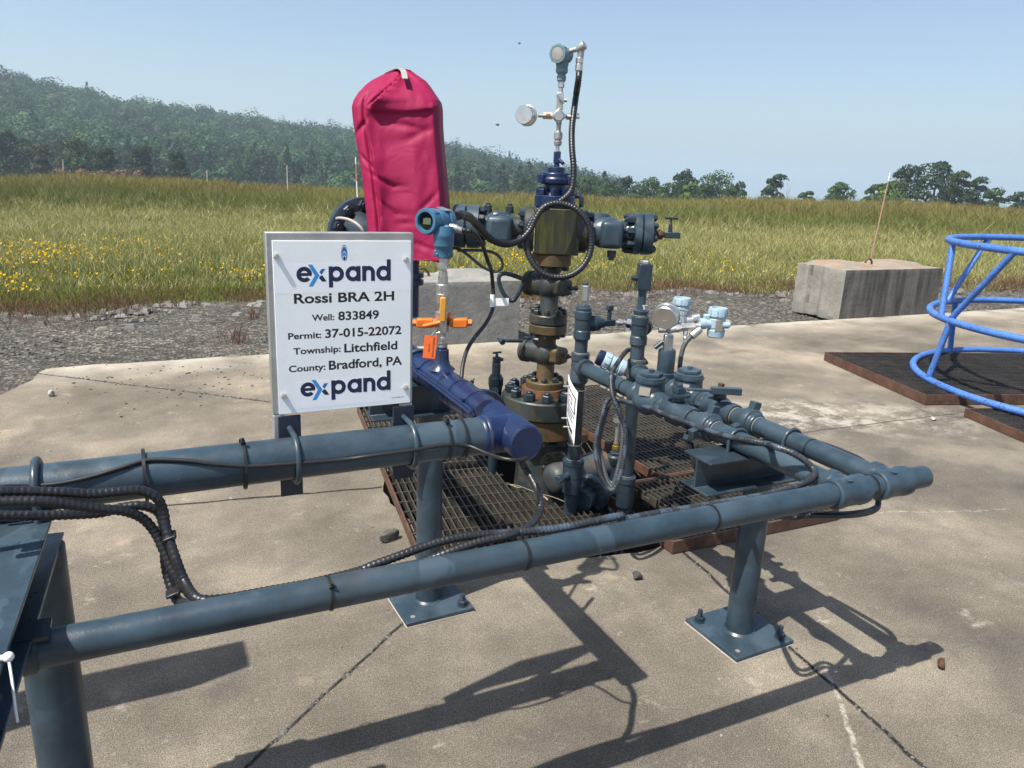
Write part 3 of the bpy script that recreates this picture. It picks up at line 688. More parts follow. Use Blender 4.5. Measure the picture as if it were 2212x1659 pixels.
def tree(name, u, vtop, D, width, label, base, group=None, kind='broad', dens=1.0, lean=0.0, zb=-3.3):
    g = PD(u, vtop, D); top = g.z; zb = float(field_z(g.x, g.y)); h = top-zb; r = width*.66
    root = thing(name, label, 'tree', (g.x, g.y, zb), group)
    tr = MB(); tr.tube([(g.x-lean*h*.4, g.y, zb), (g.x-lean*h*.2, g.y+.05, zb+h*.3), (g.x, g.y, zb+h*.62), (g.x+.05, g.y, zb+h*.85)], .05*h*.55, 8, step=h/12, rfun=lambda t: 1.15-.95*t)
    limbs = []
    for k in range(7):
        q = random.uniform(0, 6.28); z0 = zb+h*random.uniform(.28, .6); e = Vector((g.x+math.cos(q)*r*.7, g.y+math.sin(q)*r*.7, z0+h*random.uniform(.12, .3)))
        tr.tube([(g.x, g.y, z0), ((g.x+e.x)/2, (g.y+e.y)/2, z0+(e.z-z0)*.35), e], .012*h, 5, step=h/10, rfun=lambda t: 1.1-.8*t); limbs.append(e)
    tr.build('trunk', m_bark, root)
    V = []; T = []; nb = 16
    for k in range(nb):
        f = (k+.5)/nb; zz = zb+h*(.16+.80*f); prof = math.sin(math.pi*min(1, .22+.72*f))**.8 if kind == 'broad' else 1.05-f
        q = k*2.4+random.uniform(-.4, .4); rad = r*prof*random.uniform(.25, .75)
        c = np.array([g.x+math.cos(q)*rad+lean*h*(f-.5)*.4, g.y+math.sin(q)*rad, zz]); s = r*random.uniform(.34, .56)*(.55+.5*prof)
        bb = np.array(base)*random.uniform(.7, 1.35)
        v, t = leaf_cloud(c, (s, s, s*.78), int(260*dens), .085*h**.5*.5, bb, lump=[(w/np.linalg.norm(w), .4) for w in rng.normal(0, 1, (3, 3))]); V.append(v); T.append(t)
    o = quads_mesh('crown', np.concatenate(V)-np.array(ORG[root.name]), 4, m_leaf, np.concatenate(T)); o.parent = root
DK, MD, LT = (.026, .048, .018), (.040, .075, .022), (.080, .130, .028)
GT = 'trees beyond the bank'
for u, v, D, w, lab, col, kind in [
    (1132, 384, 150, 5, 'dark bushy tree left of the blue top cap at the foot of the hill', DK, 'broad'),
    (1272, 383, 120, 5.0, 'rounded tree just right of the corrugated conduit beyond the bank', MD, 'broad'),
    (1350, 383, 125, 4.6, 'dense round tree second right of the wellhead beyond the bank', DK, 'broad'),
    (1406, 389, 120, 5.6, 'broad low tree with two humps beyond the right wing valve', MD, 'broad'),
    (1480, 370, 115, 4.6, 'taller tree with a narrow top beyond the right wing flange', DK, 'broad'),
    (1492, 392, 105, 3.2, 'light green bush at the foot of the taller narrow tree', LT, 'broad'),
    (1552, 377, 118, 6.0, 'wide open tree sloping off to the right beyond the bank', MD, 'broad'),
    (1598, 396, 118, 3.4, 'small dark tree at the right end of the middle clump', DK, 'broad'),
    (1312, 396, 118, 4.2, 'low bush between the first two round trees right of the conduit', MD, 'broad'),
    (1445, 399, 112, 4.6, 'low spreading bush left of the taller narrow tree', MD, 'broad'),
    (1522, 398, 112, 4.0, 'low bush between the narrow tree and the wide open tree', DK, 'broad'),
    (1238, 394, 122, 4.4, 'low dark bush touching the corrugated conduit on the skyline', DK, 'broad'),
    (1378, 403, 116, 4.0, 'very low bush left of the tree with two humps', MD, 'broad'),
    (1580, 404, 112, 4.4, 'low bush in front of the small dark tree at the end of the middle clump', MD, 'broad'),
    (1672, 375, 110, 3.2, 'lone slender leaning tree standing apart on the skyline', DK, 'broad'),
    (1742, 410, 100, 2.6, 'very low bush peeping over the bank on the skyline', MD, 'broad'),
    (1816, 396, 100, 4.6, 'low rounded green bush left of the tall marker stake', MD, 'broad'),
    (1888, 398, 100, 3.4, 'small bushy tree directly left of the tall marker stake', MD, 'broad'),
    (1925, 392, 92, 5.2, 'light green bush in front of the dark tree group', LT, 'broad'),
    (1965, 360, 108, 6.0, 'dark tree forming the left side of the dark tree group', DK, 'broad'),
    (2030, 349, 108, 6.2, 'tallest dark tree of the group right of the marker stake', DK, 'broad'),
    (2070, 368, 104, 5.6, 'dark tree filling the group right of its tallest crown', DK, 'broad'),
    (2110, 381, 106, 5.0, 'dark rounded tree at the right shoulder of the group', DK, 'broad'),
    (2150, 408, 104, 3.6, 'low tree trailing off right of the dark group', MD, 'broad'),
    (2205, 415, 104, 3.6, 'low spiky bush at the right edge of the picture', DK, 'broad')]:
    tree('broadleaf_tree', u, v, D, w, lab, col, GT, kind, dens=1.0, lean=.25 if 'leaning' in lab else 0.0)
GP = 'trees at the foot of the hill'
for u, v, D, w, lab, col, kind in [
    (18, 283, 120, 6.5, 'dark spreading pine at the left edge of the picture', (.020, .034, .016), 'broad'),
    (85, 310, 112, 5.4, 'grey brown half bare pine near the left edge', (.050, .050, .030), 'cone'),
    (165, 303, 118, 7.0, 'feathery mid green tree behind the reddish shrub', (.034, .060, .022), 'broad'),
    (225, 322, 112, 5.6, 'dark layered pine right of the feathery green tree', (.024, .040, .020), 'cone'),
    (305, 318, 118, 6.0, 'blue green pine between the first two fence stakes', (.026, .044, .024), 'cone'),
    (380, 326, 120, 5.4, 'second pine between the first two fence stakes', (.024, .042, .020), 'cone')]:
    tree('pine_tree', u, v, D, w, lab, col, GP, kind, dens=1.2, zb=-3.6)
def shrub():
    V = []; T = []; c0 = PD(215, 372, 34)
    for k in range(26):
        c = np.array([c0.x+rng.uniform(-1.6, 1.7), c0.y+rng.uniform(-.5, .5), c0.z-.15+rng.uniform(-.15, .18)])
        v, t = leaf_cloud(c, (.24, .24, .18), 60, .028, (.23, .155, .11)); V.append(v); T.append(t)
    o = quads_mesh('reddish_shrub', np.concatenate(V), 4, m_leaf, np.concatenate(T)); tag(o, 'dry pinkish brown shrub on top of the bank at the left', 'shrub')
    o = MB()
shrub()
def dead_sapling():
    b = MB(); g = PD(1700, 418, 90)
    for k in range(9):
        e = Vector((g.x+random.uniform(-1.0, 1.2), g.y+random.uniform(-.5, .5), g.z+random.uniform(1.2, 2.6))); b.tube([(g.x+random.uniform(-.2, .2), g.y, g.z-3.4), (g.x+(e.x-g.x)*.2, g.y, g.z), e], .022, 4, step=.6, rfun=lambda t: 1.2-t)
    tag(b.build('bare_sapling', m_wood), 'thin bare grey sapling right of the lone leaning tree', 'sapling')
dead_sapling()
for u, v0, v1, lab in ((136, 344, 382, 'leftmost grey wooden fence stake on the bank, beside the reddish shrub'), (447, 367, 398, 'middle grey wooden fence stake on the bank, shortest of the three'), (620, 357, 402, 'rightmost grey wooden fence stake on the bank, near the red cover')):
    a, b_ = PD(u, v0, 33), PD(u+2, v1+25, 33)
    MB_ = MB().cyl(b_, a, .026, .021, 8, bev=.005); MB_.lathe(a-Vector((0, 0, .12)), UZ, [(0, .027), (.03, .027)], 8)
    tag(MB_.build('fence_stake', m_wood), lab, 'stake', 'fence stakes on the bank')
def stake(a, b_, lab, plain=False):
    root = thing('marker_stake', lab, 'marker stake', a); a = Vector(a); b_ = Vector(b_); d = b_-a
    for t0, t1, m, nm in ((0, .94, m_tanrod, 'shaft'), (.94, 1, m_redwhite_w, 'tip')) if plain else ((0, .60, m_redwhite_r, 'red_shaft'), (.60, .80, m_redwhite_w, 'white_shaft'), (.80, .94, m_redwhite_r, 'red_band'), (.94, 1, m_redwhite_w, 'tip')):
        MB().cyl(a+d*t0, a+d*t1, (.0105-.003*t0), (.0105-.003*t1), 10).build(nm, m, root)
p = PY(1873, 575, 7.05); stake((p.x, p.y, -.05), PD(1923, 373, dep(p)-.25), 'tall leaning tan pink marker stake with a white tip behind the right concrete block', True)
p = PD(778, 440, 10.5); stake((p.x, p.y, -.05), PD(768, 339, 10.5), 'short red and white marker stake left of the red cover')
for u, v, s, lab in ((1122, 94, .10, 'tiny dark bird high up in the sky'), (1075, 270, .14, 'dark bird flying left of the round gauge')):
    c = PD(u, v, 60); b = MB(); b.ball(c, s, 10, 6, (1.3, .5, .4))
    for sg in (-1, 1): b.add([c+Vector((s*.4, 0, 0)), c+Vector((-s*.4, 0, 0)), c+Vector((-s*.9, sg*s*1.6, s*.5)), c+Vector((0, sg*s*1.9, s*.7))], [(0, 1, 2, 3)])
    b.add([c-Vector((s, 0, 0)), c-Vector((s*2, s*.4, 0)), c-Vector((s*2, -s*.4, 0))], [(0, 1, 2)])
    tag(b.build('bird', m_rubber), lab, 'bird')
# ------------------------------------------------------------------ piping: sign pipe, rail, flow lines
YS, ZB, RS = 1.545, .853, .0445          # sign pipe and navy header (3 inch)
XH = .765
YR, ZF, RF = 1.249, .6965, .0302         # front rail and flow lines (2 inch)
XA, XB_ = 1.590, 1.755                   # the two flow lines
def yx(u, x, z):
    """where the line x, z = const crosses picture column u"""
    a = CR*F+CF*(CX-u); k = np.array([x, 0, z])-C0; return float(-np.dot(a, k)/a[1])
def oncyl(u, v, axis, c, r):
    """first hit of a sight line on a horizontal cylinder along X (c = y, z) or Y (c = x, z)"""
    d = ray(u, v)/F; i = 1 if axis == 'X' else 0; o = np.array([C0[i]-c[0], C0[2]-c[1]]); e = np.array([d[i], d[2]])
    A = e@e; B = o@e; Cc = o@o-r*r; D = B*B-A*Cc
    t = (-B-math.sqrt(D))/A if D > 0 else -B/A
    return Vector(C0+d*t)
def header():
    root = thing('header_pipe', 'slate pipe carrying the sign, welded into a navy header with a round end cap', 'pipe', (.3, YS, ZB-RS))
    MB().cyl((-2.6, YS, ZB), (XH-.075, YS, ZB), RS).build('slate_pipe', m_slate, root)
    b = MB().lathe((XH-.085, YS, ZB), UX, [(0, RS*.98), (.004, RS+.0022), (.010, RS+.003), (.016, RS+.001), (.09, RS)], 32); b.build('weld_neck', m_navy, root)
    MB().lathe((XH-.068, YS, ZB), UX, [(-.007, RS), (-.004, RS+.0030), (0, RS+.0038), (.004, RS+.0030), (.007, RS)], 46, cap=False).build('weld_bead', m_navy_dull, root)
    b = MB().lathe((XH, YS-.085, ZB), UY, [(0, RS-.006), (.004, RS-.0015), (.012, RS), (.20, RS), (.205, RS+.0018), (.213, RS+.0018), (.218, RS), (1.65, RS)], 40)
    b.build('navy_header', m_navy, root, sharp=24)
    b = MB().lathe((XH, 2.02, ZB+RS-.006), UZ, [(0, .040), (.012, .026), (.03, .021), (.058, .0205), (.06, .016), (.085, .015)], 20); b.build('boss', m_navy_dull, root)
    p = PD(885, 630, 3.28)
    b = MB().cyl((p.x, p.y, ZB-.02), (p.x, p.y, 1.09), .040); b.cyl((XH, 3.16, ZB), (p.x, p.y, ZB), .040); b.lathe((p.x, p.y, ZB+.12), UZ, [(0, .06), (.02, .06), (.021, .05), (.03, .05), (.031, .06), (.051, .06)]); b.build('riser', m_navy, root)
    f = MB().box((XH-.005, 2.50, ZB+.07), (.05, .05, .06)).cyl((XH-.07, 2.46, ZB+.085), (XH+.02, 2.46, ZB+.085), .017); f.hexa((XH+.02, 2.46, ZB+.085), (XH+.045, 2.46, ZB+.085), .022); f.cyl((XH, 2.5, ZB+.02), (XH, 2.5, ZB+.05), .03)
    f.build('drain_fitting', m_navy, root, bevel=.002)
    # its two bright tubes clipped along the left side
    for dx, dz in ((0, 0), (.008, .006)):
        pts = [oncyl(*k9(x, y), 'Y', (XH, ZB), RS+.006) for x, y in ((120, 800), (200, 890), (400, 1040), (600, 1190), (800, 1340), (930, 1440), (985, 1500), (1000, 1560))]
        MB().tube([p+Vector((dx*.6, 0, dz)) for p in pts], .0042, 8).build('signal_tube', m_navy, root)
header()
def ubolt_pipe(parent, c, axis, r, rod, legs, mat, name='u_bolt', down=Vector((0, 0, -1))):
    """rod bent over a pipe; the legs run along `down`"""
    a = Vector(axis).normalized(); dn = Vector(down); s = a.cross(dn).normalized(); c = Vector(c); R = r+rod
    pts = [c+s*R+dn*legs]+[c+s*R*math.cos(q)-dn*R*math.sin(q) for q in [math.pi*k/14 for k in range(15)]]+[c-s*R+dn*legs]
    return MB().tube(pts, rod, 10, step=.006, smooth=False).build(name, mat, parent, sharp=60)
def base_plate(root, x, y, s, rot):
    ux = Vector((math.cos(rot), math.sin(rot), 0)); uy = Vector((-math.sin(rot), math.cos(rot), 0)); c = Vector((x, y, 0))
    pl = MB().box(c+Vector((0, 0, .010)), (s, s, .014), (ux, uy, UZ)).build('base_plate', m_slate, root, bevel=.002)
    MB().box(c+Vector((0, 0, .0015)), (s*1.012, s*1.012, .003), (ux, uy, UZ)).build('grout_bed', flat('pale_grout_%g' % x, (.40, .37, .33), .9), pl)
    for i, (a, b_) in enumerate(((1, 1), (1, -1), (-1, 1), (-1, -1))):
        q = c+ux*a*s*.37+uy*b_*s*.37+Vector((0, 0, .017))
        if (a, b_) == (-1, -1): MB().cyl(q, q+Vector((0, 0, .0006)), .008, n=16).build('bolt_hole', m_plate, pl); continue
        w = MB().cyl(q, q+Vector((0, 0, .003)), .019, n=20).hexa(q+Vector((0, 0, .003)), q+Vector((0, 0, .019)), .0155)
        w.lathe(q+Vector((0, 0, .019)), UZ, [(.0012*k, .0078+(.0007 if k % 2 else 0)) for k in range(20)], 14); w.build('anchor_bolt', m_slate_dk, pl)
def ibeam(parent, c0, c1, up, w, h, tf, tw, name, mat):
    c0 = Vector(c0); c1 = Vector(c1); a = (c1-c0).normalized(); s = a.cross(Vector(up)).normalized(); u = Vector(up)
    P = [(-w/2, 0), (w/2, 0), (w/2, -tf), (tw/2, -tf), (tw/2, -h+tf), (w/2, -h+tf), (w/2, -h), (-w/2, -h), (-w/2, -h+tf), (-tw/2, -h+tf), (-tw/2, -tf), (-w/2, -tf)]
    return MB().prism(P, c0, s, u, -(c1-c0).length if s.cross(u).dot(a) < 0 else (c1-c0).length).build(name, mat, parent, bevel=.0015, smooth=True)
def support(x, y, s, rot, r, ztop, beam, label, ub):
    root = thing('pipe_support', label, 'pipe support', (x, y, 0), 'pipe supports')
    if s: base_plate(root, x, y, s, rot)
    po = MB().cyl((x, y, .012), (x, y, ztop-beam[4]), r, n=40).build('post', m_slate, root)
    MB().lathe((x, y, .015), UZ, [(0, r+.010), (.004, r+.006), (.009, r+.001)], 40, cap=False).build('weld', m_slate, po)
    bm_ = ibeam(root, beam[0], beam[1], (0, 0, 1), beam[2], beam[4], .007, .006, 'beam', m_slate_dk if beam[3] else m_slate)
    for (c, ax, rr, rod, leg) in ub:
        ubolt_pipe(root, c, ax, rr, rod, leg, m_slate)
    return root
support(.806, 2.22, .243, .03, .043, ZB-RS-.002, ((.60, 2.205, ZB-RS-.002), (.868, 2.205, ZB-RS-.002), .10, True, .105),
        'slate pipe support with bolted base plate below the navy header', [((XH, 2.215, ZB), UY, RS, .006, .075)])
support(1.699, 1.655, .247, .03, .044, ZF-RF-.002, ((1.436, 1.652, ZF-RF-.002), (1.80, 1.652, ZF-RF-.002), .125, True, .105),
        'slate pipe support with bolted base plate below the two flow lines', [((XA, 1.655, ZF), UY, RF, .0055, .06), ((XB_, 1.60, ZF), UY, RF, .0055, .06)])
support(-.225, 1.56, 0, 0, .049, ZB-RS-.002, ((-.317, .20, ZB-RS-.002), (-.256, 1.61, ZB-RS-.002), .15, False, .082),
        'large slate pipe support with a long beam at the left edge', [((-.205, YS, ZB), UX, RS, .0075, .07)])
for y in (1.02, 1.08):
    MB().cyl((-.228, y, ZB-RS-.079), (-.228, y, ZB-RS-.03), .006, n=12).hexa((-.228, y, ZB-RS-.079), (-.228, y, ZB-RS-.068), .012).build('rail_clamp_stud', m_slate_dk, bpy.data.objects['pipe_support.002'])

def hexring(b, c, ax, L, r): return b.hexa(Vector(c)-Vector(ax)*L/2, Vector(c)+Vector(ax)*L/2, r)
def manifold():
    root = thing('flow_manifold', 'slate manifold of front rail, two flow lines and two tall risers', 'piping', (XA, 1.9, 0))
    B = lambda b, n, m=m_slate, **k: b.build(n, m, root, **k)
    V = Vector
    B(MB().cyl((-.215, YR, ZF), (XA-.03, YR, ZF), RF, n=36), 'rail_pipe')
    B(MB().lathe((-.218, YR, ZF), UX, [(0, .034), (.004, .037), (.02, .037), (.024, .032)], 30).box((-.20, YR, ZF+.034), (.05, .055, .008)), 'rail_clamp', m_slate_dk)
    for X in (XA, XB_):
        b = MB().lathe((X-.056, YR, ZF), UX, [(0, .035), (.003, .0395), (.022, .0405), (.026, .0385), (.052, .0380), (.086, .0385), (.090, .0405), (.109, .0395), (.112, .035)], 36)
        b.lathe((X, YR, ZF), UY, [(0, .034), (.035, .0365), (.040, .0400), (.058, .0400), (.061, .036)], 32)
        b.cyl((X-.012, YR-.012, ZF+.0365), (X-.012, YR-.012, ZF+.0385), .009, n=20)
        B(b, 'tee', sharp=30)
    B(MB().cyl((XA+.05, YR, ZF), (XB_-.05, YR, ZF), .0300), 'nipple')
    B(MB().lathe((XB_+.05, YR, ZF), UX, [(0, .0300), (.080, .0300), (.082, .028)], 32), 'end_stub')
    # flow line A: riser one, tee, pipe, check valve, ball valve, hammer union
    R1 = V((XA, 2.60, 0)); R2 = V((XB_+.022, 2.47, 0))
    yA = lambda u: yx(u, XA, ZF); yB = lambda u: yx(u, XB_, ZF)
    ck1, bv1, hu1 = yA(1402), yA(1462), yA(1523)
    ck2, bv2, hu2 = yB(1484), yB(1552), yB(1612)
    B(MB().cyl((XA, YR+.05, ZF), (XA, hu1-.02, ZF), RF, n=32), 'flow_pipe')
    B(MB().cyl((XB_, YR+.05, ZF), (XB_, hu2-.02, ZF), RF, n=32), 'flow_pipe')
    B(MB().cyl((XA, hu1, ZF), (XA, R1.y-.04, ZF), RF*.98, n=32), 'flow_pipe')
    B(MB().cyl((XB_, hu2, ZF), (XB_, R2.y-.03, ZF), RF*.98, n=32), 'flow_pipe')
    def hammer(X, y):
        b = MB().lathe((X, y-.055, ZF), UY, [(0, .034), (.004, .038), (.018, .038), (.021, .046), (.026, .048), (.052, .048), (.058, .045), (.062, .037), (.085, .036), (.09, .032)], 36)
        for k in range(3):
            q = math.pi/2-.25+k*2*math.pi/3; d = V((math.cos(q), 0, math.sin(q))); t = V((-math.sin(q), 0, math.cos(q)))
            b.box((X, y-.016, ZF)+0*d if False else V((X, y-.016, ZF))+d*.056, (.030, .026, .030), (d, UY, t))
        B(b, 'hammer_union', bevel=.0025, sharp=32)
    hammer(XA, hu1); hammer(XB_, hu2)
    def ballvalve(X, y, lever):
        b = MB().lathe((X, y-.085, ZF), UY, [(0, .036), (.003, .039), (.025, .039), (.028, .0365), (.05, .038), (.07, .046), (.10, .046), (.12, .038), (.142, .0365), (.145, .039), (.167, .039), (.17, .036)], 32)
        b.hexa((X, y+.055, ZF), (X, y+.084, ZF), .044)
        b.cyl((X, y, ZF+.03), (X, y, ZF+.060), .024, .020, 24)
        bo = B(b, 'ball_valve', sharp=30)
        if lever:
            p = MB().lathe((X, y, ZF+.060), UZ, [(0, .042), (.007, .042)], 30); p.build('mounting_plate', m_slate_dk, bo)
            l = MB().box((X, y, ZF+.078), (.034, .032, .020)).hexa((X, y, ZF+.088), (X, y, ZF+.100), .012)
            ax = V((.86, -.50, 0)).normalized(); ay = V((.50, .86, 0)); l.box(V((X, y, ZF+.082))+ax*.065, (.11, .018, .007), (ax, ay, UZ))
            l.box(V((X, y, ZF+.084))+ax*.155, (.100, .022, .022), (ax, ay, UZ)); l.build('lever', m_slate, bo, bevel=.003)
        else:
            p = MB().box((X, y, ZF+.063), (.086, .060, .008)).cyl((X, y, ZF+.066), (X, y, ZF+.072), .017)
            p.build('mounting_plate', m_slate_dk, bo, bevel=.003)
            q = MB().box((X, y, ZF+.082), (.014, .018, .020)); q.build('stem', m_rustplate, bo, bevel=.001)
    ballvalve(XA, bv1, True); ballvalve(XB_, bv2, False)
    def check(X, y):
        b = MB().lathe((X, y-.088, ZF), UY, [(0, .037), (.003, .042), (.026, .042), (.032, .038), (.05, .046), (.075, .057), (.10, .057), (.125, .046), (.145, .038), (.15, .042), (.172, .042), (.175, .037)], 32)
        b.lathe((X, y, ZF), UZ, [(0, .052), (.03, .053), (.045, .051), (.064, .050), (.066, .054), (.074, .054)], 36)
        bo = B(b, 'check_valve', sharp=32)
        c = MB().lathe((X, y, ZF+.074), UZ, [(0, .051), (.010, .050), (.012, .042)], 36).hexa((X, y, ZF+.085), (X, y, ZF+.100), .042).hexa((X, y, ZF+.100), (X, y, ZF+.110), .010)
        c.build('bonnet', m_slate, bo, sharp=28)
        n_ = V((-.80, -.55, .18)).normalized(); t = UZ.cross(n_).normalized(); p = V((X, y, ZF+.030))+n_*.0555
        MB().box(p, (.040, .030, .0015), (t, n_.cross(t), n_)).build('name_plate', m_plate, bo)
        for k in range(2):
            q = V((X+.03*(1 if k else .4), y-.042, ZF+.0745)); MB().box(q, (.016, .008, .0016)).build('rust_mark', m_rustplate, bo)
    check(XA, ck1); check(XB_, ck2)
    # pressure tapping tee between riser two and check valve two
    yt = yB(1434); 
    b = MB().lathe((XB_, yt-.04, ZF), UY, [(0, .037), (.003, .041), (.018, .041), (.02, .037), (.06, .037), (.062, .041), (.077, .041), (.08, .037)], 30).lathe((XB_, yt, ZF), UZ, [(0, .036), (.030, .036), (.031, .041), (.052, .041), (.054, .037)], 30); B(b, 'tapping_tee', sharp=30)
    B(MB().lathe((XB_, yt, ZF+.05), UZ, [(0, .0325), (.085, .0325), (.092, .029), (.094, .012)], 30), 'tapping_stub')
    # risers
    def z1(v): return hz(1230+(1126-v)*.063, v, R1.x, R1.y)
    def z2(v): return hz(1352+(1134-v)*.075, v, R2.x, R2.y)
    def rz(R, prof, f): return [(f(v), r) for v, r in prof]
    def stack(name, R, prof, f, mat=m_slate, n=30):
        P = [(f(v), r) for v, r in prof]; P.sort(); return B(MB().lathe((R.x, R.y, 0), UZ, P, n), name, mat, sharp=28)
    stack('riser_pipe', R1, [(1150, .028), (823, .028)], z1, m_slate_dk)
    stack('riser_pipe', R1, [(775, .0265), (720, .0265)], z1)
    stack('collar', R1, [(1031, .038), (1028, .042), (1003, .0435), (1001, .046), (993, .046), (991, .037)], z1, m_slate_dk)
    stack('union', R1, [(1066, .032), (1062, .040), (1030, .042)], z1, m_slate_dk)
    b = MB(); zc = z1(1022)
    b.cyl((R1.x-.03, R1.y-.015, zc), (R1.x-.085, R1.y-.04, zc), .016, n=16).hexa((R1.x-.085, R1.y-.04, zc), (R1.x-.10, R1.y-.047, zc), .020); B(b, 'side_plug', m_slate_dk)
    stack('tee', R1, [(826, .033), (823, .0375), (800, .037), (798, .035), (790, .036), (783, .036), (779, .035), (777, .0375), (763, .0380), (761, .033)], z1)
    B(MB().lathe((R1.x, R1.y, ZF), -UY, [(0, .034), (.032, .0355), (.034, .041), (.052, .0405), (.055, .034)], 30), 'tee_branch', sharp=30)
    stack('tee', R1, [(733, .031), (730, .035), (714, .035), (712, .0325), (695, .033), (690, .0325), (688, .035), (672, .0355), (670, .031)], z1)
    stack('bushing', R1, [(671, .029), (668, .0325), (664, .0325), (662, .027), (659, .026)], z1)
    z = z1(700); B(MB().lathe((R1.x, R1.y, z), UX, [(0, .028), (.045, .029), (.047, .033), (.072, .031), (.078, .022), (.098, .020)], 26), 'side_outlet', m_slate_dk, sharp=30)
    B(MB().box((R1.x+.125, R1.y, z), (.052, .026, .026)).cyl((R1.x+.125, R1.y, z+.01), (R1.x+.125, R1.y, z+.05), .009).box((R1.x+.125, R1.y, z+.062), (.026, .02, .022)), 'needle_valve', m_slate_dk, bevel=.003)
    c = MB().cyl((R1.x+.15, R1.y, z), (R1.x+.20, R1.y-.02, z), .009); c.hexa((R1.x+.165, R1.y-.006, z), (R1.x+.185, R1.y-.014, z), .014); B(c, 'steel_nipple', m_steel)
    c = MB().hexa((R1.x+.20, R1.y-.02, z), (R1.x+.225, R1.y-.045, z), .022).cyl((R1.x+.225, R1.y-.045, z), (R2.x-.02, R2.y+.01, z), .016); B(c, 'small_union', m_navy_dull)
    stack('bleed_valve_stem', R1, [(660, .008), (650, .008)], z1, m_steel)
    P = z1(650), z1(616); B(MB().hexa((R1.x, R1.y, P[0]), (R1.x, R1.y, P[1]), .0195), 'bleed_valve', m_steel)
    B(MB().hexa((R1.x, R1.y, P[1]), (R1.x, R1.y, P[1]+.011), .012), 'bleed_plug', m_slate_dk)
    # riser two
    stack('riser_pipe', R2, [(1160, .026), (828, .026)], z2, m_slate_dk)
    stack('collar', R2, [(1064, .031), (1061, .036), (1043, .037), (1041, .040), (1030, .040), (1028, .032)], z2, m_slate_dk)
    stack('union', R2, [(1096, .030), (1092, .036), (1062, .037)], z2, m_slate_dk)
    stack('tee', R2, [(832, .032), (829, .036), (812, .036), (810, .034), (795, .034), (792, .0365), (779, .0370), (777, .032)], z2)
    B(MB().lathe((R2.x, R2.y, ZF), (XB_-R2.x, -.09, 0), [(0, .034), (.032, .0355), (.034, .041), (.052, .0405), (.055, .034)], 30), 'tee_branch', sharp=30)
    stack('riser_pipe', R2, [(780, .0285), (740, .0285)], z2)
    stack('tee', R2, [(746, .031), (743, .0345), (727, .0345), (725, .032), (702, .032), (700, .0345), (684, .035), (682, .030)], z2)
    q = V((R2.x-.010, R2.y-.0325, z2(717))); B(MB().cyl(q, q+V((-.001, -.004, 0)), .011, n=20), 'cast_boss')
    stack('reducer', R2, [(684, .028), (681, .0275), (677, .0285), (673, .0315), (670, .031), (669, .020)], z2)
    stack('upper_pipe', R2, [(672, .0165), (620, .0165)], z2)
    z0, z3 = z2(626), z2(570); ax = V((.93, -.37, 0)); ay = V((.37, .93, 0))
    bx = B(MB().box((R2.x, R2.y, (z0+z3)/2), (.052, .050, z3-z0), (ax, ay, UZ)), 'valve_block', m_slate_dk, bevel=.003)
    MB().hexa((R2.x, R2.y, z3), (R2.x, R2.y, z3+.013), .019).build('top_plug', m_steeld, bx)
    q = V((R2.x, R2.y, z0+.045))-ax*.026
    MB().hexa(q, q-ax*.014, .012).cyl(q-ax*.014, q-ax*.024, .007).tube([q-ax*.02, q-ax*.024+V((0, 0, -.03)), q-ax*.03+V((0, 0, -.045))], .0022, 6).build('side_screw', m_slate_dk, bx)
    z = z2(712); s = V((.80, .60, 0)).normalized()
    B(MB().lathe((R2.x, R2.y, z), s, [(0, .028), (.048, .029), (.050, .034), (.078, .032), (.086, .018), (.10, .017)], 26), 'side_outlet', m_slate_dk, sharp=30)
    m_seal = flat('pale_thread_sealant', (.20, .18, .14), .8)
    for P_, f_, v_, r_ in ((R1, z1, 827, .0288), (R1, z1, 761, .0275), (R1, z1, 670, .0300), (R1, z1, 991, .0290), (R2, z2, 833, .0275), (R2, z2, 776, .0293), (R2, z2, 747, .0293), (R2, z2, 681, .0285), (R2, z2, 1027, .0270)):
        MB().lathe((P_.x, P_.y, f_(v_)), UZ, [(-.0018, r_*.99), (0, r_+.0008), (.0018, r_*.99)], 28, cap=False).build('sealant_ring', m_seal, root)
    for X_, y_ in ((XA, YR+.0625), (XB_, YR+.0625), (XA, hu1-.0575), (XB_, hu2-.0575), (XA, hu1+.092), (XA, bv1+.087), (XA, ck1-.090), (XA, ck1+.090), (XB_, bv2-.087), (XB_, ck2-.09)):
        MB().lathe((X_, y_, ZF), UY, [(-.0018, .0300), (0, .0312), (.0018, .0300)], 28, cap=False).build('sealant_ring', m_seal, root)
    # third short riser and the buried run in the cellar
    p = PZ(1322, 1064, .0)
    def z4(v): return hz(1322, v, p.x, p.y)
    B(MB().lathe((p.x, p.y, 0), UZ, sorted([(-.45, .034), (z4(1062), .034), (z4(1060), .040), (z4(1036), .041), (z4(1033), .036), (z4(1003), .034), (z4(1000), .038), (z4(984), .038), (z4(981), .030)]), 26), 'cellar_valve', m_slate_dk, sharp=30)
    B(MB().hexa((p.x, p.y, z4(981)), (p.x, p.y, z4(975)), .026), 'cellar_valve_nut', m_slate_dk)
    B(MB().lathe((p.x, p.y, z4(975)), UZ, [(0, .010), (.012, .010), (.013, .017), (.030, .017), (.032, .013), (.045, .013)], 6), 'brass_fitting', m_brass)
    B(MB().cyl((p.x, p.y, z4(960)), (p.x, p.y, z4(896)), .009).hexa((p.x, p.y, z4(912)), (p.x, p.y, z4(896)), .022), 'steel_fitting', m_steeld)
    for X in (R1, R2): B(MB().cyl((X.x, X.y, -1.1), (X.x, X.y, .05), .03), 'cellar_pipe', m_slate_dk)
manifold()

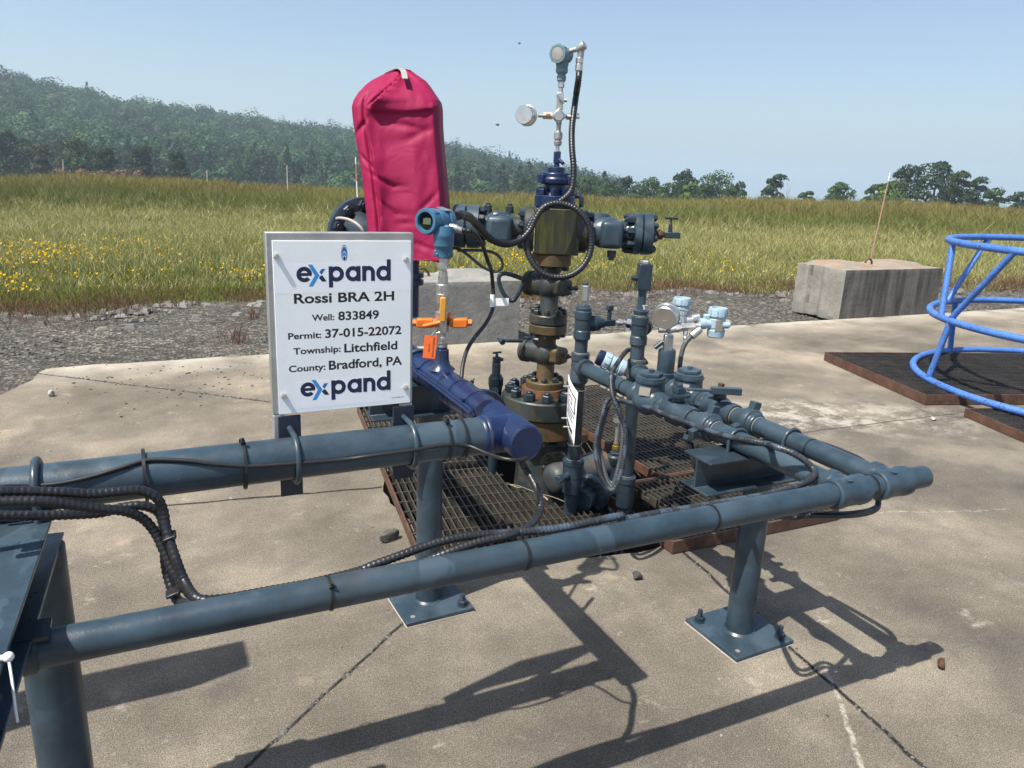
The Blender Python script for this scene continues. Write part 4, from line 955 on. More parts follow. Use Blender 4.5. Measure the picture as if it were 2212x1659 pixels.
# ------------------------------------------------------------------ wellhead
XW, YW = 1.650, 3.000
WA = R_(27); EX = Vector((math.cos(WA), -math.sin(WA), 0)); EY = Vector((math.sin(WA), math.cos(WA), 0))
def zw(v): return hz(1164+(1049-v)*.0556, v, XW, YW)
def aw(u, v, dd=0.0):
    z = zw(v); return PD(u, v, dep((XW, YW, z))+dd)
W0 = Vector((XW, YW, 0))
def wl_(L, t=0.0, z=0.0): return W0+EX*L+EY*t+Vector((0, 0, z))
def wellhead():
    root = thing('wellhead_tree', 'rust stained wellhead tree with stacked flanges, valves and a navy top cap', 'wellhead', (XW, YW, 0))
    def stack(name, prof, mat, n=36, par=None, sharp=28):
        P = sorted((zw(v) if v > 5 else v, r) for v, r in prof); return MB().lathe(W0, UZ, P, n).build(name, mat, par or root, sharp=sharp)
    MB().lathe((XW, YW, -1.2), UZ, [(0, .13), (1.0, .13), (1.03, .15), (1.12, .15), (1.15, .125), (1.2+zw(985), .115), (1.2+zw(962), .115), (1.2+zw(940), .135), (1.2+zw(936), .12)], 36).build('casing_head', m_well, root)
    fl = stack('lower_flange', [(928, .178), (926, .183), (890, .183), (888, .178)], m_wellrust, 48)
    bolts(fl, W0+Vector((0, 0, zw(928)-.028)), UZ, .150, 12, .026, .028, m_well, .1)
    q = PD(*k3(628, 1400), dep((XW, YW, 0))-.155); fa = -Vector((CF[0], CF[1], 0)).normalized()
    so = MB().lathe(q-fa*.10, fa, [(0, .045), (.06, .045), (.062, .066), (.098, .068), (.10, .064)], 30).build('side_outlet_flange', m_wellrust, root); bolts(so, q, fa, .048, 6, .014, .016, m_slate_dk, .2)
    a_, b_ = PD(*k3(590, 1500), dep((XW, YW, 0))-.20), PD(*k3(930, 1395), dep((XW, YW, 0))-.05)
    MB().lathe(a_, b_-a_, [(0, .03), (.006, .055), (.02, .070), (.045, .075), ((b_-a_).length, .072)], 30).build('cellar_outlet_pipe', m_pipegrey, root)
    c_ = PD(*k3(835, 1590), dep((XW, YW, 0))-.30); fb = (fa-EX*.5).normalized()
    cf = MB().lathe(c_-fb*.05, fb, [(0, .07), (.01, .088), (.045, .088), (.05, .083), (.051, .05), (.12, .045)], 30).build('cellar_flange', m_slate_dk, root); bolts(cf, c_, fb, .068, 8, .013, .016, m_slate_dk, .1)
    stack('ring_gasket', [(890, .150), (884, .150)], m_rubber)
    fl = stack('main_flange', [(886, .192), (884, .197), (851, .197), (848.5, .191), (848, .11)], m_well, 48)
    bolts(fl, W0+Vector((0, 0, zw(848))), UZ, .158, 12, .027, .034, m_slate_dk, .12)
    stack('rusted_hub', [(848, .112), (838, .106), (834, .104)], m_rustplate)
    fl = stack('spool_flange', [(836, .086), (834, .089), (821, .089), (819, .085)], m_wellrust)
    bolts(fl, W0+Vector((0, 0, zw(820))), UZ, .068, 8, .0165, .019, m_well, .25)
    stack('spool_neck', [(820, .048), (812, .041), (735, .041), (722, .047), (718, .047)], m_wellrust)
    fl = stack('lower_mid_flange', [(718, .083), (716, .087), (700, .087), (698.5, .083)], m_wellrust)
    bolts(fl, W0+Vector((0, 0, zw(718)-.018)), UZ, .067, 8, .016, .018, m_well, .2)
    stack('mid_gasket', [(699, .07), (696, .07)], m_rubber)
    fl = stack('upper_mid_flange', [(697, .083), (695, .087), (679, .087), (677, .083)], m_well)
    bolts(fl, W0+Vector((0, 0, zw(677))), UZ, .067, 8, .016, .02, m_well, .2)
    stack('upper_neck', [(678, .050), (668, .041), (592, .041), (580, .046), (576, .048)], m_well)
    fl = stack('block_flange', [(573, .083), (571, .087), (549, .087), (546, .083)], m_wellrust)
    bolts(fl, W0+Vector((0, 0, zw(573)-.020)), UZ, .067, 8, .016, .020, m_well, .0)
    # two gate valves; the stem runs left and away, the lobe faces right and near
    ga = (EX*.82-EY*.57).normalized(); gb = UZ.cross(ga)
    def gate(v, lobe_mat, name):
        c = W0+Vector((0, 0, zw(v)))
        b = MB().ball(c, .062, 28, 16, (1.0, .95, 1.0), (ga, gb, UZ)); b.lathe(c-ga*.125, ga, [(0, .050), (.006, .057), (.030, .058), (.034, .053), (.12, .053)], 32)
        vo = b.build(name, m_well, root, sharp=30)
        l = MB().lathe(c, ga, [(0, .048), (.07, .050), (.092, .048), (.104, .040), (.108, .030)], 4, math.pi/4)
        l = MB().box(c+ga*.058, (.085, .078, .074), (ga, gb, UZ)); l.build('valve_lobe', lobe_mat, vo, bevel=.018, seg=4)
        return c, vo
    c, vo = gate(763, m_wellrust, 'lower_gate_valve')
    MB().lathe(c-ga*.126, ga, [(0, .042), (.002, .0585), (.016, .0585)], 32).build('bonnet_band', m_pipegrey, vo)
    h = MB(); p0 = aw(*k3(428, 628)); p1 = aw(*k3(330, 628), -.04); h.cyl(p0, p1, .008, n=12); d = (p1-p0).normalized()
    k0 = aw(*k3(310, 636), -.06); k1_ = aw(*k3(268, 606), .0); h.lathe(k0, (k1_-k0), [(0, .012), (.003, .015), (.02, .013), (.05, .007)], 16); h.build('handle', m_slate_dk, vo)
    q = aw(*k3(700, 722), -.07); MB().hexa(q, q+ga*.016, .012).cyl(q+ga*.014, q+ga*.026, .006).build('grease_fitting', m_well, vo)
    c, vo = gate(617, m_olive, 'upper_gate_valve')
    MB().tube([aw(*k3(x, y), -.02) for x, y in ((440, 244), (380, 222), (320, 208), (287, 222), (284, 262), (305, 320), (338, 366), (370, 378), (398, 345), (436, 272))], .0098, 10, step=.01).build('loop_handle', m_slate_dk, vo)
    q = aw(*k3(728, 302), -.06); e = aw(*k3(775, 298), -.06); MB().cyl(q, q+(e-q)*.5, .008, n=10).hexa(q+(e-q)*.5, e, .012).build('grease_fitting', m_slate_dk, vo)
    MB().box(aw(*k3(745, 330), -.08), (.026, .004, .018)).build('lock_tab', m_steeld, vo)
    MB().box(aw(*k3(705, 332), -.085), (.045, .008, .012), (EX, EY, UZ)).build('black_lever', m_rubber, vo, bevel=.002)
    # cross block
    z0, z1 = zw(546), zw(449)
    MB().box(W0+Vector((0, 0, (z0+z1)/2))+EX*.016, (.192, .180, z1-z0), (EX, EY, UZ)).build('cross_block', m_block, root, bevel=.004)
    fl = stack('cap_flange', [(448, .084), (446, .0885), (424, .0885), (422, .084)], m_navy)
    bolts(fl, W0+Vector((0, 0, zw(422))), UZ, .069, 8, .0155, .026, m_navy, .2)
    stack('cap_neck', [(423, .056), (416, .047), (398, .046)], m_navy)
    b = MB().lathe(W0, UZ, sorted([(zw(399), .060), (zw(396), .070), (zw(386), .072), (zw(384), .066), (zw(374), .066), (zw(372), .052)]), 32)
    for k in range(3):
        q = -.5+k*2*math.pi/3; d = EX*math.cos(q)+EY*math.sin(q); b.box(W0+Vector((0, 0, zw(387)))+d*.066, (.034, .040, .036), (d, UZ.cross(d), UZ))
    b.build('hammer_cap', m_navy, root, bevel=.004)
    stack('cap_top', [(373, .037), (363, .037), (361, .033), (360, .012), (352, .011)], m_navy)
    nz = MB().box(W0+Vector((0, 0, zw(340))), (.030, .030, zw(327)-zw(353)), (EX, EY, UZ)); nv = nz.build('needle_valve', m_navy, root, bevel=.003)
    MB().cyl(aw(1208, 345, -.02), aw(1216, 353, -.04), .008, n=10).build('valve_stem', m_navy, nv)
    # lifting bail behind the cap flange
    MB().tube([aw(1229, 425, .06), aw(1240, 424, .06), aw(1254, 425, .06), aw(1256, 433, .06), aw(1255, 448, .06)], .010, 10, step=.01).build('lifting_bail', m_slate_dk, root)
    # wings
    Z = zw(497)
    def wing(s, name):
        return Vector((0, 0, 0))
    A = lambda L, t=0, dz=0: wl_(L, t, Z+dz)
    rw = MB().lathe(A(.10), EX, [(0, .090), (.002, .094), (.045, .094), (.048, .088), (.050, .052), (.075, .050), (.10, .055)], 36).build('right_wing_flange', m_well, root)
    bolts(rw, A(.148), EX, .073, 8, .0155, .018, m_slate_dk, .3)
    b = MB().lathe(A(.165), EX, [(0, .050), (.02, .060), (.045, .070), (.085, .070), (.11, .058), (.13, .048), (.155, .047)], 32); v_ = b.build('right_wing_valve', m_slate, root)
    MB().box(A(.252, -.062, -.004), (.098, .088, .118), (EX, EY, UZ)).build('valve_lobe', m_slate, v_, bevel=.022, seg=4)
    MB().hexa(A(.262, -.03, -.075), A(.262, -.03, -.105), .020).hexa(A(.262, -.03, -.105), A(.262, -.03, -.118), .013).build('bottom_plug', m_slate_dk, v_)
    MB().lathe(A(.20, .02, .03), (UZ+EY*.3), [(0, .055), (.035, .056), (.042, .050), (.044, .02)], 28).build('valve_bonnet', m_slate, v_)
    fr = MB().lathe(A(.318), EX, [(0, .05), (.03, .060), (.034, .086), (.036, .091), (.064, .091), (.066, .086), (.067, .075), (.071, .075), (.072, .086), (.074, .091), (.112, .091), (.115, .086)], 40).build('right_flange_pair', m_slate, root)
    bolts(fr, A(.352), -EX, .073, 8, .0165, .034, m_slate_dk, .2); bolts(fr, A(.432), EX, .073, 8, .0155, .016, m_slate_dk, .2)
    MB().hexa(A(.432), A(.452), .034).build('end_nut', m_slate_dk, root)
    MB().ball(A(.470), .0215, 18, 12).build('rusty_fitting', m_rustplate, root)
    nv = MB().box(A(.525), (.070, .026, .026), (EX, EY, UZ)).cyl(A(.515, 0, .01), A(.515, 0, .05), .010, .007, 14).build('end_needle_valve', m_slate_dk, root, bevel=.003)
    MB().cyl(A(.515, 0, .045), A(.515, 0, .072), .0045, n=10).cyl(A(.488, 0, .073), A(.545, 0, .073), .0055, n=10).build('tee_handle', m_slate_dk, nv)
    lw = MB().lathe(A(-.085), -EX, [(0, .094), (.003, .098), (.040, .098), (.045, .092), (.047, .054), (.07, .050), (.10, .055)], 36).build('left_wing_flange', m_well, root)
    bolts(lw, A(-.130), -EX, .076, 8, .0155, .02, m_slate_dk, .3)
    b = MB().lathe(A(-.165), -EX, [(0, .048), (.02, .058), (.045, .072), (.10, .072), (.13, .058), (.16, .048), (.18, .05)], 32); v_ = b.build('left_wing_valve', m_slate, root)
    MB().box(A(-.235, -.058, -.004), (.115, .085, .118), (EX, EY, UZ)).build('valve_lobe', m_slate, v_, bevel=.024, seg=4)
    for L in (-.29, -.195):
        c = A(L, 0, .064); MB().cyl(c, c+UZ*.014, .018, n=18).hexa(c+UZ*.012, c+UZ*.032, .016).hexa(c+UZ*.03, c+UZ*.042, .010).build('top_plug', m_slate_dk, v_)
    q = A(-.255, -.052, .06); MB().cyl(q, q+Vector((0, 0, .006)), .010, n=14).build('white_gauge_stud', m_whitep, v_)
    fl = MB().lathe(A(-.325), -EX, [(0, .089), (.003, .094), (.052, .094), (.054, .088), (.055, .078), (.060, .078), (.061, .088), (.064, .094), (.112, .094), (.116, .088)], 40).build('left_flange_pair', m_slate, root)
    bolts(fl, A(-.325), EX, .075, 8, .0165, .022, m_slate_dk, .2)
    MB().cyl(A(-.44), A(-.80), .055).build('choke_body', m_slate_dk, root)
    # far flange showing its bolted face beyond the red cover
    fa = (EX*.58-EY*.80).normalized(); c = PD(786, 506, dep(A(-.84))+.06)
    ff = MB().lathe(c-fa*.035, fa, [(0, .155), (.004, .162), (.032, .162), (.036, .156), (.037, .105), (.05, .098), (.11, .070), (.16, .062), (.30, .06)], 44).build('far_flange', m_slate_dk, root)
    bolts(ff, c, fa, .128, 10, .026, .022, m_slate_dk, .35)
wellhead()
def cover():
    """crimson tarpaulin hood over the left wing actuator"""
    D = dep(wl_(-.67, 0, 1.4)); ctr = wl_(-.67, 0, 0)
    prof = [(386, 415, 470), (392, 402, 500), (405, 372, 522), (425, 332, 552), (450, 292, 588), (480, 258, 612), (520, 226, 638), (565, 203, 668), (600, 196, 674), (680, 203, 675), (750, 214, 679), (850, 232, 687), (950, 246, 697), (1080, 263, 708), (1200, 276, 718), (1300, 284, 725), (1400, 292, 728), (1425, 296, 728)]
    root = thing('protective_cover', 'tall crimson tarpaulin hood over the left end of the wellhead', 'cover', (ctr.x, ctr.y, 1.05))
    NA = 220
    ys = [p[0] for p in prof]
    m = 170; V = []
    from mathutils import noise as nz_
    def flap(x, x0, L, A, soft=.012):
        """overlapping fold: rises sharply at x0 and dies away over L"""
        d = x-x0; s_ = 1/(1+math.exp(-max(-40, min(40, d/soft)))); return A*s_*math.exp(-max(0, d)/L)
    for i in range(m+1):
        t = i/m; y = 386+(1425-386)*t**1.2
        xl = float(np.interp(y, ys, [p[1] for p in prof])); xr = float(np.interp(y, ys, [p[2] for p in prof]))
        a = PD(*k1(xl, y), D); b_ = PD(*k1(xr, y), D); c = (a+b_)/2; w = (b_-a).length/2; sd = (b_-a).normalized()
        dpt = w*(.86 if y > 520 else .86-.25*(520-y)/135); fwd = Vector((sd.y, -sd.x, 0))   # towards the viewer's side
        ex = 2/(2.6+2.2*min(1, max(0, (y-430)/200)))
        for k in range(NA):
            q = 2*math.pi*k/NA; cs, sn = math.cos(q), math.sin(q)
            X = math.copysign(abs(cs)**ex, cs); Yv = math.copysign(abs(sn)**ex, sn); fx = X; face = min(1, max(0, Yv)*1.4); yn = (y-600)/800
            f = 0
            lowm = min(1, max(0, (y-520)/90)); up = min(1, max(0, (640-y)/60))
            f += (flap(fx, -.60-.04*math.sin(yn*9)+.04*yn, .22, .060)-.018*math.exp(-((fx+.66)/.05)**2))*face*lowm   # the long fold down the left third
            f += flap(-fx, -.90+.03*yn, .10, .020, .010)*face*min(1, max(0, (y-560)/60))                             # seam on the right
            px0 = -.62+1.05*max(0, (600-y)/214)                                                                       # pleat running up to the strap
            f += (flap(fx, px0*.72, .30, .075, .016)-.022*math.exp(-((fx-px0*.72+.06)/.05)**2))*face*up*min(1, max(0, (y-388)/36))
            fy = y-640+34*(fx-.1)**2                                                                                  # sewn flap edge across the front
            if fx > -.62: f += .026/(1+math.exp(max(-40, min(40, fy/5))))*face*math.exp(-max(0, -fy)/150)*min(1, (fx+.62)*6)
            for (x0, y0, sl, wd, ln, A) in ((-.35, 1010, .35, 16, .30, .024), (-.20, 1180, .5, 18, .35, .020), (.45, 760, -.25, 22, .4, .010), (.1, 700, .12, 20, .5, .014), (.55, 1120, -.5, 20, .3, .010), (-.75, 900, .6, 16, .2, .016), (-.8, 720, -.5, 18, .2, .014), (.2, 1330, .2, 16, .6, .010)):
                f -= A*math.exp(-((y-y0-sl*(fx-x0)*420)/wd)**2)*math.exp(-((fx-x0)/ln)**2)*face
            pnt = c+sd*(X*w)+fwd*(Yv*dpt)
            f += .014*nz_.noise(Vector((pnt.x*9, pnt.y*9, pnt.z*4.5)))+.006*nz_.noise(Vector((pnt.x*26, pnt.y*26, pnt.z*12)))
            f += .010*math.sin(q*9+y*.03)*max(0, (560-y)/170)
            p = pnt+fwd*(f*.75); p.z += (.006*math.sin(q*5) if i == m else 0)
            V.append(p)
    b = MB(); fs = [(i*NA+k, i*NA+(k+1) % NA, (i+1)*NA+(k+1) % NA, (i+1)*NA+k) for i in range(m) for k in range(NA)]; fs.append(tuple(range(NA)))
    b.add(V, fs); o = b.build('hood', m_vinyl, root, sharp=60)
    so = o.modifiers.new('thickness', 'SOLIDIFY'); so.thickness = .003; so.offset = -1
    s = [PD(*k1(x, y), D-dd) for x, y, dd in ((412, 390, -.03), (425, 384, .02), (445, 382, .07), (462, 398, .13), (470, 437, .175))]
    st = MB(); w = Vector((EX.x, EX.y, 0))*.012
    P = spline(s, .006); n = len(P)
    st.add([p-w for p in P]+[p+w for p in P]+[p+w+Vector((0, 0, .0025)) for p in P]+[p-w+Vector((0, 0, .0025)) for p in P],
           [(i, i+1, n+i+1, n+i) for i in range(n-1)]+[(3*n+i, 2*n+i, 2*n+i+1, 3*n+i+1) for i in range(n-1)]+[(n+i, n+i+1, 2*n+i+1, 2*n+i) for i in range(n-1)]+[(3*n+i, 3*n+i+1, i+1, i) for i in range(n-1)])
    st.build('lifting_strap', flat('grey_webbing', (.27, .26, .25), .8), root)
cover()
# ------------------------------------------------------------------ the well sign
SY = 1.592                                   # sheet face
def text_mesh(body, bold=.012, spacing=1.0):
    cu = bpy.data.curves.new('t', 'FONT'); cu.body = body; cu.size = 1; cu.offset = bold; cu.space_character = spacing; cu.resolution_u = 5
    ob = bpy.data.objects.new('t', cu); COL.objects.link(ob); bpy.context.view_layer.update()
    me = bpy.data.meshes.new_from_object(ob.evaluated_get(bpy.context.evaluated_depsgraph_get())); bpy.data.objects.remove(ob); bpy.data.curves.remove(cu)
    co = np.array([v.co[:2] for v in me.vertices]); fs = [tuple(p.vertices) for p in me.polygons]; bpy.data.meshes.remove(me)
    return co, fs
def lay(parent, name, co, fs, o, ux, uy, mat, off):
    n = ux.cross(uy).normalized(); b = MB(); b.add([o+ux*float(a)+uy*float(c)+n*off for a, c in co], fs); return b.build(name, mat, parent, smooth=False)
def text_on(parent, name, body, o, ux, uy, width, cap, mat, off=.00005, bold=.012):
    """lettering fitted to a width and a capital height, o = left end of the base line"""
    co, fs = text_mesh(body, bold); ref, _ = text_mesh('H', bold); x0 = co[:, 0].min(); w = co[:, 0].max()-x0; h = ref[:, 1].max()-ref[:, 1].min()
    co = np.c_[(co[:, 0]-x0)*width/w, (co[:, 1]-ref[:, 1].min())*cap/h]; return lay(parent, name, co, fs, o, ux, uy, mat, off)
def ring(cx_, cy_, ro, ri, a0=0, a1=360, n=40):
    V, Fc = [], []
    for i in range(n+1):
        q = R_(a0+(a1-a0)*i/n); V += [(cx_+ro*math.cos(q), cy_+ro*math.sin(q)), (cx_+ri*math.cos(q), cy_+ri*math.sin(q))]
    return V, [(2*i, 2*i+2, 2*i+3, 2*i+1) for i in range(n)]
def rect(x0, y0, x1, y1): return [(x0, y0), (x1, y0), (x1, y1), (x0, y1)], [(0, 1, 2, 3)]
def poly(*p): return list(p), [tuple(range(len(p)))]
def logo(parent, o, ux, uy, width):
    """the wordmark: navy e, p, a, n, d round a cyan chevron; unit = x height"""
    s = width/5.62; parts = []
    t = .27
    parts += [('navy', ring(.5, .5, .5, .5-t, 0, 318)), ('navy', rect(.12, .40, .97, .60))]
    parts += [('cyan', poly((.74, 1.13), (1.02, 1.13), (1.47, .42), (1.04, -.28), (.76, -.28), (1.16, .42)))]
    parts += [('mid', poly((1.46, .62), (1.60, .84), (1.86, .84), (1.60, .47))), ('navy', poly((1.52, .40), (1.66, .42), (1.92, .02), (1.62, .02), (1.42, .26)))]
    x = 2.06
    parts += [('navy', rect(x, -.38, x+t, 1.0)), ('navy', ring(x+.5, .5, .5, .5-t))]
    x = 3.16; parts += [('navy', ring(x+.5, .5, .5, .5-t)), ('navy', rect(x+1.0-t, 0, x+1.0, 1.0))]
    x = 4.27; parts += [('navy', rect(x, 0, x+t, 1.0)), ('navy', ring(x+.43, .57, .43, .43-t, 0, 180)), ('navy', rect(x+.86-t, 0, x+.86, .58))]
    x = 5.22; parts += [('navy', ring(x+.5, .5, .5, .5-t)), ('navy', rect(x+1.0-t, 0, x+1.0, 1.42))]
    s = width/6.22
    by = {}
    for i, (c, (V, Fc)) in enumerate(parts): by.setdefault(c, []).append((i, V, Fc))
    for c, items in by.items():
        b = MB(); n = ux.cross(uy).normalized()
        for i, V, Fc in items: b.add([o+ux*(p[0]*s)+uy*(p[1]*s)+n*(.00005+.00002*i) for p in V], Fc)
        b.build('logo_'+{'navy': 'lettering', 'cyan': 'chevron', 'mid': 'accent'}[c], {'navy': m_pnavy, 'cyan': m_pcyan, 'mid': m_pblue}[c], parent, smooth=False)
def sign():
    S = lambda x, y, yy=SY: PY(*k2(x, y), yy)
    tl, tr, bl, br = S(136, 95), S(981, 122), S(205, 1112), S(985, 1090)
    x0, x1 = .2255, .5335; zt = (S(136, 95).z+S(981, 122).z)/2; zb_ = .935
    root = thing('well_sign', 'white framed well sign clamped on the slate pipe', 'sign', (.38, SY, zb_))
    fr = MB().box(((x0+x1)/2, SY+.0135, (zt+zb_)/2), (x1-x0, .025, zt-zb_)); fr.box((x0+.012, SY+.0135, zb_-.06), (.024, .025, .12)).box((x1-.012, SY+.0135, zb_-.02), (.024, .025, .04))
    fr.build('frame', m_alu, root, bevel=.002)
    sx0, sx1, sz0, sz1 = x0+.012, x1-.006, zb_+.0015, zt-.0165
    face = MB().box(((sx0+sx1)/2, SY, (sz0+sz1)/2), (sx1-sx0, .003, sz1-sz0)).build('sign_face', m_white, root, bevel=.0006)
    yf = SY-.0015
    def at(x, y): return PY(*k2(x, y), yf)
    # vinyl strips with the wordmark
    a = at(186, 276); b_ = at(968, 436); MB().box(((sx0+sx1)/2, yf-.00006, (a.z+b_.z)/2-.002), (sx1-sx0-.001, .00012, .0615)).build('sticker', m_sticker, root)
    a = at(330, 940); b_ = at(858, 1088); MB().box((at(592, 1000).x, yf-.00006, (at(592, 935).z+at(592, 1083).z)/2), (at(858, 990).x-at(328, 1010).x, .00012, at(592, 935).z-at(592, 1083).z)).build('sticker', m_sticker, root)
    o = at(320, 391); logo(root, o-UY*.00014, UX, UZ, at(852, 391).x-o.x)
    o = at(343, 1040); logo(root, o-UY*.00014, UX, UZ, at(851, 1030).x-o.x)
    rows = [('Rossi BRA 2H', 306, 512, 872, 58), ('Well:', 407, 610, 533, 37), ('833849', 556, 606, 786, 50), ('Permit:', 273, 715, 460, 37), ('37-015-22072', 482, 706, 913, 50),
            ('Township:', 302, 800, 570, 37), ('Litchfield', 590, 788, 890, 50), ('County:', 277, 900, 484, 37), ('Bradford, PA', 503, 886, 917, 52)]
    for t, xa, y, xb, cap in rows:
        o = at(xa, y); text_on(root, 'lettering', t, o, UX, UZ, at(xb, y-8).x-o.x, (at(xa, y-cap).z-o.z), m_black, .00006, .026)
    o = at(858, 1046); text_on(root, 'small_print', 'mfg (570)888-2244', o, UX, UZ, at(927, 1040).x-o.x, .0022, m_black, .00006, .01)
    # flame oval
    c = at(590, 228); sc = .0009
    for k, (rx, rz, dz, mm) in enumerate(((7.4, 20, 0, m_pnavy), (6.6, 18.4, -.6, m_sticker), (6.2, 17.2, -1.2, m_pblue), (5.2, 11.5, -6, m_sticker), (4.9, 10.6, -6.6, m_pcyan), (3.4, 6.0, -10.5, m_sticker), (2.8, 5.0, -11.2, m_pnavy))):
        V = [(rx*math.cos(q), max(rz*math.sin(q)+dz, -15.5)) for q in [2*math.pi*i/40 for i in range(40)]]
        b = MB(); b.add([c+Vector((p[0]*sc, -.00006-.00003*k, p[1]*sc)) for p in V], [tuple(range(40))]); b.build('emblem', mm, root, smooth=False)
    for x, y in ((205, 243), (938, 260), (247, 1033), (936, 984)):
        q = at(x, y); sc_ = MB().cyl(q, q-UY*.0025, .0058, n=16).hexa(q-UY*.0025, q-UY*.0085, .0054); sc_.build('screw', m_steel, root)
    for xa, xb, za, zb2 in ((at(214, 1140).x, at(343, 1140).x, S(280, 1138, 1.6).z, S(280, 1588, 1.6).z), (at(866, 1085).x, at(984, 1085).x, S(925, 1083, 1.6).z, S(925, 1490, 1.6).z)):
        br_ = MB().box(((xa+xb)/2, YS+RS+.004, (za+zb2)/2), (xb-xa, .005, za-zb2)).build('bracket', m_navy_bracket, root, bevel=.001)
        cx_ = (xa+xb)/2
        ubolt_pipe(br_, (cx_, YS, ZB), UX, RS, .0062, .052, m_slate, down=UY)
sign()

# ------------------------------------------------------------------ instruments
def housing(root, c, ax, r, L, mat, glass=True, n=32):
    """two-compartment transmitter head: axis ax points to the display end"""
    ax = Vector(ax).normalized(); c = Vector(c); o = c-ax*L/2
    b = MB().lathe(o, ax, [(0, r*.80), (.004, r*.92), (L*.24, r*.98), (L*.26, r*.86), (L*.32, r*.86), (L*.34, r*.92), (L*.62, r*.92), (L*.64, r*.86), (L*.70, r*.86), (L*.72, r), (L*.97, r), (L, r*.96), (L, r*.74), (L*.90, r*.70)], n)
    a, x, y = perp(ax)
    for k in range(8):
        q = 2*math.pi*k/8; d = x*math.cos(q)+y*math.sin(q); b.box(c+ax*(L*.34)+d*r*.99, (L*.2, r*.14, r*.18), (ax, d, a.cross(d)))
    h = b.build('housing', mat, root, sharp=32)
    if glass:
        MB().lathe(o+ax*L*.905, ax, [(0, r*.70), (.001, r*.70)], n).build('display_glass', m_glass, h)
        MB().box(o+ax*(L*.915)-x*0, (.002, r*.7, r*.5), (ax, x, y)).build('display', m_lcd, h)
    return h
def vs(root, name, x, y, prof, mat, n=20, hexed=False, phase=0.0):
    return MB().lathe((x, y, 0), UZ, sorted(prof), 6 if hexed else n, phase).build(name, mat, root, sharp=28)
def blue_transmitter():
    x, y = XH, 2.02
    z = lambda v: hz(946, v, x, y)
    D = dep((x, y, 1.2)); rp = lambda p: p*D/F
    root = thing('pressure_transmitter', 'bright blue pressure transmitter with a display standing right of the sign', 'transmitter', (x, y, z(560)))
    ax = (PD(*k1(545, 1232), D-.09)-PD(*k1(665, 1215), D)).normalized(); ax.z = 0; ax.normalize()
    c = PD(*k1(645, 1220), D); h = housing(root, c, ax, rp(27), rp(88), m_txblue)
    a = UZ.cross(ax)
    sd = -a if (-a).dot(Vector(CR)) > 0 else a
    up = (UZ*.72+sd*.0-(Vector(CF)*.55)).normalized()
    n_ = (up-ax*up.dot(ax)).normalized()
    MB().box(c-ax*rp(18)+n_*rp(25.6), (rp(24), rp(24), .0015), (ax, ax.cross(n_), n_)).build('data_plate', m_steel, h)
    q = PD(*k1(690, 1278), D-.035); e = PD(*k1(735, 1258), D-.02)
    MB().lathe(q, e-q, [(0, rp(8)), (rp(5), rp(11)), (rp(9), rp(11)), (rp(12), rp(8)), (rp(14), rp(8))], 20).build('cable_port', m_txblue, h)
    q2 = PD(*k1(786, 1274), D-.02); MB().lathe(e, q2-e, [(-.01, rp(7)), (.0, rp(8.5)), ((q2-e).length*.45, rp(8.5)), ((q2-e).length*.5, rp(7)), ((q2-e).length*.85, rp(7)), ((q2-e).length, rp(6.5))], 18).build('cable_connector', m_steel, h)
    q3 = PD(*k1(838, 1280), D-.02); MB().tube([q2, q3], rp(6), 12, step=.002, corr=.12, pitch=.006).build('strain_relief', m_rubber, h)
    MB().lathe((x, y, 0), UZ, sorted([(z(503), rp(22)), (z(506), rp(22.5)), (z(512), rp(22.5)), (z(513), rp(22)), (z(530), rp(22)), (z(531), rp(21)), (z(537), rp(18.5)), (z(540), rp(17)), (z(554), rp(16.5)), (z(557), rp(12)), (z(488), rp(20))]), 30).build('sensor_body', m_txblue, root, sharp=28)
    lg = MB().box((x, y, z(546)), (rp(40), rp(14), rp(14)), (Vector(CR), Vector((CF[0], CF[1], 0)).normalized(), UZ))
    for s in (-1, 1): 
        p = Vector((x, y, z(548)))+Vector(CR)*s*rp(13)-Vector((CF[0], CF[1], 0)).normalized()*rp(10); lg.cyl(p, p-Vector((CF[0], CF[1], 0)).normalized()*.006, rp(3.5), n=12)
    lg.build('vent_lugs', m_txblue, root, bevel=.002)
    st = thing('shutoff_valve', 'stainless fittings and ball valve with an amber lever below the blue transmitter', 'valve', (x, y, ZB+RS+.08))
    P = lambda a, b_: [(z(a), 0), (z(b_), 0)]
    vs(st, 'nipple', x, y, [(z(557), rp(9)), (z(568), rp(9))], m_steel)
    vs(st, 'hex_nut', x, y, [(z(568), rp(13)), (z(579), rp(13))], m_steel, hexed=True, phase=.3)
    vs(st, 'adapter', x, y, [(z(579), rp(8)), (z(585), rp(8)), (z(586), rp(9.5)), (z(596), rp(9.5))], m_steel)
    vs(st, 'hex_adapter', x, y, [(z(596), rp(11)), (z(611), rp(11))], m_steel, hexed=True, phase=.1)
    vs(st, 'union_sleeve', x, y, [(z(612), rp(14)), (z(614), rp(16)), (z(624), rp(16)), (z(625), rp(15.4)), (z(633), rp(15.4)), (z(634), rp(16)), (z(645), rp(15)), (z(654), rp(13)), (z(656), rp(10))], m_steel, 28)
    vs(st, 'neck', x, y, [(z(656), rp(8)), (z(672), rp(8))], m_steeld)
    vs(st, 'valve_body', x, y, [(z(672), rp(14)), (z(674), rp(15.5)), (z(712), rp(15.5)), (z(714), rp(13))], m_steel, hexed=True, phase=.25)
    vb = MB().box((x, y, z(728)), (rp(27), rp(27), z(714)-z(742)), (Vector(CR), Vector((CF[0], CF[1], 0)).normalized(), UZ)).build('valve_block', m_steel, st, bevel=.003)
    fw = Vector((CF[0], CF[1], 0)).normalized()
